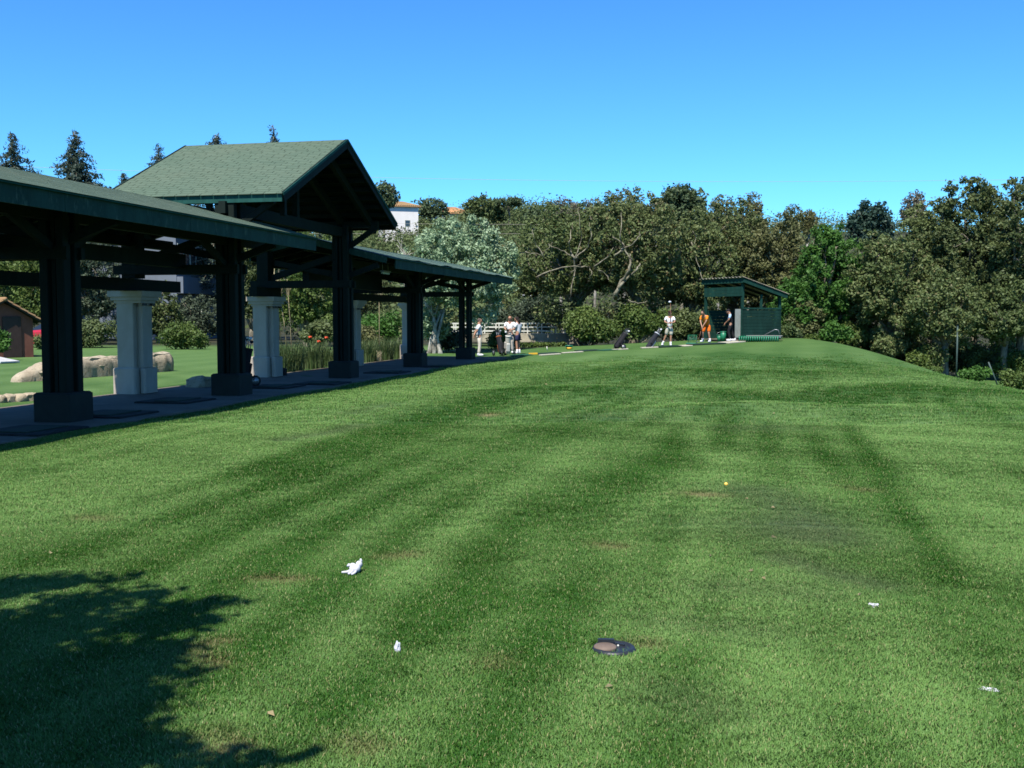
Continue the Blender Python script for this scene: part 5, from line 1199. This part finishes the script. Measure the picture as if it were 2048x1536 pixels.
# ------------------------------------------------------------------ golf bags
def golf_bag(label, px, d, face, tilt, bodyc, trimc, trolley=True, seed=1, group='golf bags at the tee line', name='golf_bag', loc=None):
    p = put(px, d) if loc is None else loc
    T = thing(name, label, 'golf bag', p, face, group); rg = random.Random(seed)
    ax = Vector((0, math.sin(tilt), math.cos(tilt))); bx = Vector((1, 0, 0)); by = ax.cross(bx) * -1
    MM = Matrix((bx, by, ax)).transposed(); b0 = Vector((0, -.12, .10 if trolley else .02))
    MB().lathe([(.115, 0), (.125, .02), (.125, .12), (.12, .45), (.13, .78), (.135, .86), (.11, .862)], b0, 14, MM).build('bag', bodyc, T)
    MB().lathe([(.128, .80), (.142, .81), (.142, .85), (.128, .86)], b0, 14, MM).build('collar', trimc, T)
    pk = MB(); pk.cbox((0, 0, 0), (.17, .07, .36), .02); pm = pk.mesh('pocket', trimc); o = link('pocket', pm, T); o.matrix_local = Matrix.Translation(b0 + ax * .32 - by * .13) @ MM.to_4x4()
    pk = MB().cbox((0, 0, 0), (.06, .16, .30), .02); o = link('pocket', pk.mesh('pocket', bodyc), T); o.matrix_local = Matrix.Translation(b0 + ax * .40 + bx * .13) @ MM.to_4x4()
    for k in range(7):
        a = k * .9; q = b0 + ax * .82 + bx * .07 * math.cos(a) + by * .07 * math.sin(a); e = q + ax * rg.uniform(.16, .32) + bx * .05 * math.cos(a)
        s = MB().tube([q, e], .007, 5).build('club', M['steel'], T); h = MB()
        if k % 3 == 0: h.ball(e, (.055, .05, .045), 8, 4)
        else: h.box(e, (.07, .02, .05), rg.random() * 3)
        h.build('club_head', (WHITE if k == 0 else BLACK) if k % 3 == 0 else M['steel'], s)
    if trolley:
        fr = MB(); fr.tube([b0 + ax * -.02 - by * -.15, b0 + ax * 1.0 + by * .16], .014, 6); fr.tube([(-.28, .12, .14), (0, .02, .42), (.28, .12, .14)], .013, 6); fr.tube([b0 + ax * 1.0 + by * .16, b0 + ax * 1.12 + by * .10 + Vector((0, .18, 0))], .016, 6)
        fr.tube([b0 - ax * .02 + by * .1, (0, -.28, .05)], .014, 6); fr.build('trolley_frame', M['black_metal'], T)
        RY = Matrix.Rotation(R(90), 3, 'Y')
        for x in (-.30, .30):
            w = MB().lathe([(.10, -.02), (.14, -.018), (.14, .018), (.10, .02)], (x, .12, .14), 14, RY).build('wheel', M['rubber'], T); MB().lathe([(.095, -.021), (.095, .021)], (x, .12, .14), 10, RY).build('rim', M['steel'], w)
    else:
        fr = MB()
        for x in (-.2, .2): fr.tube([b0 + ax * .7 + by * .1, (x, .42, .0)], .010, 6)
        fr.build('stand_leg', M['black_metal'], T)
    return T
BAGG = 'golf bags at the tee line'
golf_bag('black golf bag on a trolley with an orange pocket beside the women', 1001, 49.0, R(25), R(22), BLACK, cloth((.36, .10, .03), 'rust_orange_nylon'), seed=2)
golf_bag('beige golf bag on a trolley in front of the woman in sunglasses', 1016, 48.9, R(190), R(14), cloth((.56, .52, .44), 'beige_nylon'), cloth((.64, .62, .57), 'pale_nylon'), seed=3)
golf_bag('black golf bag leaning on its trolley, left of the two standing bags', 1236, 50.2, R(-62), R(40), BLACK, cloth((.04, .04, .05), 'grey_black_nylon'), seed=4)
golf_bag('black golf bag with silver stripes, right of the two standing bags', 1300, 50.6, R(-75), R(36), cloth((.02, .022, .03), 'blue_black_nylon'), cloth((.48, .50, .54), 'silver_nylon'), trolley=False, seed=5)
golf_bag('dark golf bag standing in shadow behind the second post', 492, 0, R(-60), R(10), BLACK, BLACK, seed=6, loc=gd(494, 772, .03), group=None)
# ------------------------------------------------------------------ range furniture
PLG = simple('green_plastic', (.012, .17, .085), .45, .15, 8, .4); PLY = simple('yellow_plastic', (.70, .42, .03), .5, .1, 8, .4)
def basket(label, px, py, r, h, mat, group='ball baskets on the tees', handle=True):
    T = thing('ball_basket', label, 'basket', hit(px, py) + Vector((0, 0, .01)), 0, group)
    MB().lathe([(r * .72, 0), (r, h), (r * .94, h), (r * .68, .03)], n=14).build('basket_body', mat, T)
    MB().lathe([(r * 1.0, h - .02), (r * 1.07, h - .02), (r * 1.07, h + .02), (r, h + .02)], n=14).build('rim', mat, T)
    if handle: MB().tube([(r * math.cos(a), 0, h + r * math.sin(a) * 1.1) for a in np.linspace(0, math.pi, 9)], .008, 5).build('handle', M['steel'], T)
    return T
basket('small yellow ball basket at the feet of the khaki golfer', 1304, 695, .13, .15, PLY)
basket('small green ball basket with yellow base on the grass behind the tees', 1138, 698, .19, .16, PLG, handle=False)
MB_ = MB().lathe([(.11, 0), (.13, .10)], n=12).build('basket_stand', PLY, None); MB_.location = hit(1138, 698.5) + Vector((0, -.22, .0)); tag(MB_, 'little yellow tub in front of the small green basket', 'tub')
basket('tall green bucket standing by the shed opening', 1446.5, 684, .155, .52, PLG, handle=False)
basket('short green bucket left of the tall green bucket', 1438.5, 684, .13, .34, PLG)
q = hit(1384, 688.5); BT = thing('ball_tray', 'green wire ball tray on legs left of the golfer in orange', 'ball tray', q, R(-20))
for k in range(7): MB().tube([(-.21 + .07 * k, -.05, .06), (-.21 + .07 * k, .07, .46)], .009, 5).build('wire', PLG, BT)
for z, y in ((.06, -.05), (.26, .01), (.46, .07)): MB().tube([(-.23, y, z), (.23, y, z)], .012, 5).build('rail', PLG, BT)
MB().cbox((0, -.2, .05), (.5, .34, .05), .02).build('tray', PLG, BT)
for x in (-.2, .2): MB().tube([(x, .07, .46), (x, .2, 0)], .01, 5).build('leg', PLG, BT)
m = MB().tube([(0, 0, 0), (-.04, 0, .2)], .022, 6).build('white_stake', M['white_rail']); m.location = hit(1095, 701); tag(m, 'short white stake leaning on the grass right of the women', 'stake')
# ball picker lying in front of the shed
a, b = hit(1478, 684), hit(1562, 682.5); dv = b - a
PK = thing('ball_picker', 'grey ball picker with rows of green discs lying before the shed', 'ball picker', a, math.atan2(dv.y, dv.x)); ln = dv.length; RXm = Matrix.Rotation(R(90), 3, 'Y')
for k in range(18):
    MB().lathe([(.03, -.02), (.15, -.032), (.165, 0), (.15, .032), (.03, .02)], (.08 + (ln - .2) * k / 17, -.27, .165), 12, RXm).build('disc', PLG, PK)
for y in (-.1, .45): MB().beam((0, y, .27), (ln, y, .27), .06, .06).build('frame_rail', M['steel'], PK)
for x in (0, ln / 2, ln): MB().beam((x, -.3, .25), (x, .46, .25), .05, .05).build('cross_bar', M['steel'], PK)
for k in range(3): MB().box((ln / 2, .02 + .16 * k, .325), (ln + .1, .14, .03)).build('cover_board', simple('weathered_board', (.26, .26, .23), .85, .2), PK)
MB().tube([(ln * .55, .05, .30), (ln * .86, -.1, .64), (ln * .93, -.1, .62), (ln * .97, -.05, .42)], .022, 6).build('draw_bar', M['steel'], PK)

# ------------------------------------------------------------------ litter and small things on the lawn
PAPER = simple('white_paper', (.58, .58, .62), .7, .05, 20, .2, 0, .2)
def crumple(name, label, cat, px, py, d, seed, mat=PAPER, sub=3, group=None, amp=.5):
    from mathutils import noise as nz
    bm = bmesh.new(); bmesh.ops.create_icosphere(bm, subdivisions=sub, radius=1); o = Vector((seed * 3.7, seed * 1.3, seed))
    for v in bm.verts:
        p = v.co.copy(); k = 1 + amp * nz.noise(p * 1.8 + o) + amp * .5 * abs(nz.noise(p * 4 + o)); v.co = Vector((p.x * d[0] * k / 2, p.y * d[1] * k / 2, p.z * d[2] * k / 2))
    me = bpy.data.meshes.new(name); bm.to_mesh(me); bm.free(); me.materials.append(mat)
    ob = link(name, me); ob.location = hit(px, py) + Vector((0, 0, d[2] * .42)); ob.rotation_euler = (0, 0, seed); return tag(ob, label, cat, group)
# crumpled glove: a palm and five limp fingers
q = hit(709, 1150); GL = thing('golf_glove', 'crumpled white glove lying on the lawn', 'glove', q + Vector((0, 0, .012)), 0)
mb = MB(); mb.ball((.0, .02, .035), (.046, .045, .035), 12, 6); mb.ball((.03, .05, .06), (.028, .03, .03), 10, 5); mb.ball((-.022, .055, .045), (.03, .026, .026), 10, 5); mb.ball((.02, -.0, .04), (.03, .035, .035), 10, 5)
mb.build('palm', PAPER, GL); GL.scale = (.86, .86, .86)
for k, (pts, r) in enumerate(((((-.02, -.01, .03), (-.05, -.04, .02), (-.095, -.04, .018)), .012), (((.0, -.02, .03), (-.02, -.06, .02), (-.035, -.085, .015)), .013), (((-.03, .04, .05), (-.055, .05, .055), (-.058, .03, .05)), .013), (((.03, .06, .07), (.045, .07, .085), (.04, .06, .10)), .012), (((.02, -.03, .03), (.01, -.07, .02), (-.01, -.09, .012)), .011))):
    MB().tube(pts, [r * 1.1, r, r * .7], 7).build('finger', PAPER, GL)
crumple('paper_cup', 'small crumpled white paper cup on the lawn below the glove', 'litter', 795, 1306, (.028, .032, .062), 5)
crumple('paper_scrap', 'torn white paper scrap on the lawn above the other scrap', 'litter', 1746, 1213, (.075, .06, .018), 8, amp=.8)
crumple('paper_scrap', 'flat white paper scrap near the right edge of the lawn', 'litter', 1975, 1382, (.075, .05, .016), 9, amp=.8)
# sprinkler head
q = hit(1228, 1302); SPR = thing('sprinkler_head', 'sunken black pop-up sprinkler head with a brown cap in the grass', 'sprinkler', q, R(-8))
RUB = simple('black_plastic', (.018, .022, .027), .45, .25, 20, .4)
MB().lathe([(.085, -.03), (.105, -.03), (.115, .012), (.105, .024), (.095, .026), (.085, .016)], n=28).build('ring', RUB, SPR)
MB().lathe([(.001, .008), (.092, .010), (.092, -.02), (.001, -.02)], (0.0, 0, 0), 24).build('lid', simple('black_lid', (.030, .036, .042), .5, .3, 20, .4), SPR)
MB().lathe([(.058, .010), (.060, .026), (.054, .031), (.001, .033)], (-.045, -.012, 0), 24).build('nozzle_cap', simple('brown_cap', (.17, .125, .095), .75, .2, 15), SPR)
MB().box((-.045, .058, .036), (.085, .022, .018), .1).box((.03, .05, .02), (.05, .012, .012), -.5).build('latch', RUB, SPR)
MB().ball((.02, .03, .02), .006, 8, 4).build('screw', M['white_rail'], SPR)
def gball(label, px, py, mat, r=.0213):
    o = MB().ball((0, 0, 0), r, 14, 7).build('golf_ball', mat); o.location = hit(px, py) + Vector((0, 0, r * .85)); return tag(o, label, 'golf ball')
gball('yellow golf ball lying in the mown grass', 1452, 972, simple('yellow_ball', (.80, .52, .08), .35, .05, 5, .5, 0, 0))
LEAFY = simple('dry_leaf', (.40, .32, .17), .8, .3, 20); LG = 'dry leaves and bits on the lawn'
for k, (px, py, s, lab) in enumerate(((1493, 1002, .03, 'small tan leaf below the yellow ball'), (1431, 1026, .026, 'tiny pale bit below and left of the yellow ball'), (1503, 1148, .035, 'upper of two tan bits above the sprinkler'), (1528, 1163, .038, 'pale tan bit directly below another one, upper right of the sprinkler'),
        (1545, 1020, .05, 'thin curled leaf on the worn patch'), (1547, 1080, .05, 'brown leaf on the worn patch'), (1720, 1196, .035, 'tan bit beside the upper paper scrap'), (543, 1437, .045, 'curled orange leaf beside the tree shadow'), (1420, 1118, .04, 'tan leaf on the pale mowing stripe'), (101, 1112, .03, 'pale bit above the tree shadow at the left edge'),
        (1681, 863, .05, 'tiny pale bit far out on the right of the lawn'), (1092, 770, .07, 'pale bit far out near the tee line'), (1375, 1288, .03, 'pale bit right of the sprinkler'), (1219, 1382, .035, 'pale bit below the sprinkler'), (1548, 829, .06, 'pale bit by the low grassy step'))):
    s *= .55; m = MB(); m.add([(-s, 0, .004), (-s * .3, -s * .45, .014), (s, 0, .006), (s * .2, s * .5, .018), (0, 0, .002)], [(0, 1, 4), (1, 2, 4), (2, 3, 4), (3, 0, 4)])
    o = m.build('dry_leaf', LEAFY); o.location = hit(px, py) + Vector((0, 0, .018)); o.rotation_euler = (.5, .2, k * 1.7); tag(o, lab, 'leaf', LG)

# ------------------------------------------------------------------ grass blades on the nearer lawn
t = NT('grass_blade'); tone, wear, bare = (t.attr(k, 'INSTANCER') for k in ('tone', 'wear', 'bare')); rr = t.rnd(); ir = t.attr('rand', 'INSTANCER')
nz_ = t.noise(1.3, 4, .65); tt = t.math('ADD', t.math('MULTIPLY', tone, .95), t.math('ADD', t.math('MULTIPLY', ir, .10), t.math('MULTIPLY', t.math('SUBTRACT', nz_, .48), .6)))
g = t.mix(t.mr(tt, .08, .98), (.028, .116, .007), (.158, .300, .074))
g = t.mix(t.mr(rr, .5, 1.0, 0, .4), g, (.19, .31, .05)); g = t.mix(t.mr(rr, .965, .975), g, (.40, .38, .17))
g = t.mix(t.math('MULTIPLY', wear, .6), g, t.mix(rr, (.05, .062, .034), (.12, .14, .075))); g = t.mix(t.math('MULTIPLY', bare, .85), g, (.24, .18, .085))
t.col(g).rough(.55, .2)
tr = t.n('BsdfTranslucent'); t.l(g, tr.inputs['Color']); ms = t.n('MixShader'); ms.inputs[0].default_value = .3
t.l(t.b.outputs[0], ms.inputs[1]); t.l(tr.outputs[0], ms.inputs[2]); t.l(ms.outputs[0], t.out.inputs[0]); M['blade'] = t.m
tufts = bpy.data.collections.new('tuft_source')
for k in range(5):
    V, F, ti = blades(28, np.random.default_rng(300 + k), .10, .027, .0032, .7, 2)
    o = bpy.data.objects.new('tuft', np_mesh('tuft', V, F, M['blade'], {'tint': ti}))
    tufts.objects.link(o)
rng = np.random.default_rng(12)
def scatter(n, d0, d1, s0, s1):
    d = np.sqrt(rng.random(n) * (d1 * d1 - d0 * d0) + d0 * d0); u = rng.uniform(-.56, .56, n); x = u * d; y = d
    return x, y, rng.uniform(.8, 1.2, n) * (s0 + (s1 - s0) * (d - d0) / (d1 - d0))
parts = [scatter(72000, 2.6, 8.5, .9, 1.0), scatter(80000, 8.5, 17, 1.0, 1.4), scatter(75000, 17, 46, 1.5, 2.3)]
X, Y, S = (np.concatenate(q) for q in zip(*parts))
tt_ = X * math.cos(TH) - Y * math.sin(TH); keep = (tt_ > -9.86 + .06 * np.sin(Y * 3)) & (X < np.interp(Y, XC_Y, XC_X) + 4)
keep &= (X - SPR.location.x) ** 2 + (Y - SPR.location.y) ** 2 > .135 ** 2
keep &= rng.random(len(X)) > sstep(Y, 20, 46)
ba = bare_at(X, Y); keep &= rng.random(len(X)) > ba * .95
X, Y, S, ba = X[keep], Y[keep], S[keep], ba[keep]; we = wear_at(X, Y)
S = S * (1 - .35 * we)
pm = bpy.data.meshes.new('grass'); pm.vertices.add(len(X)); pm.vertices.foreach_set('co', np.stack([X, Y, height(X, Y) - .003], 1).astype(np.float32).ravel())
for nm, val in (('tone', tone_at(X, Y)), ('wear', we), ('bare', ba), ('size', S), ('rand', rng.random(len(X))), ('spin', rng.random(len(X)) * 6.283)):
    a = pm.attributes.new(nm, 'FLOAT', 'POINT'); a.data.foreach_set('value', np.ascontiguousarray(val, np.float32))
gr = link('grass', pm); gr['kind'] = 'stuff'; gr['label'] = 'short mown grass blades on the near lawn'
ng = bpy.data.node_groups.new('grass_scatter', 'GeometryNodeTree')
ng.interface.new_socket('Geometry', in_out='INPUT', socket_type='NodeSocketGeometry'); ng.interface.new_socket('Geometry', in_out='OUTPUT', socket_type='NodeSocketGeometry')
gi, go_ = ng.nodes.new('NodeGroupInput'), ng.nodes.new('NodeGroupOutput'); ip = ng.nodes.new('GeometryNodeInstanceOnPoints'); ci = ng.nodes.new('GeometryNodeCollectionInfo')
ci.inputs['Collection'].default_value = tufts; ci.inputs['Separate Children'].default_value = True; ci.inputs['Reset Children'].default_value = True
def nattr(nme):
    x = ng.nodes.new('GeometryNodeInputNamedAttribute'); x.data_type = 'FLOAT'; x.inputs['Name'].default_value = nme; return x.outputs[0]
cx = ng.nodes.new('ShaderNodeCombineXYZ'); ng.links.new(nattr('spin'), cx.inputs[2])
er = ng.nodes.new('FunctionNodeEulerToRotation'); ng.links.new(cx.outputs[0], er.inputs[0])
ng.links.new(gi.outputs[0], ip.inputs['Points']); ng.links.new(ci.outputs[0], ip.inputs['Instance']); ip.inputs['Pick Instance'].default_value = True
ng.links.new(er.outputs[0], ip.inputs['Rotation']); ng.links.new(nattr('size'), ip.inputs['Scale']); ng.links.new(ip.outputs[0], go_.inputs[0])
md = gr.modifiers.new('scatter', 'NODES'); md.node_group = ng
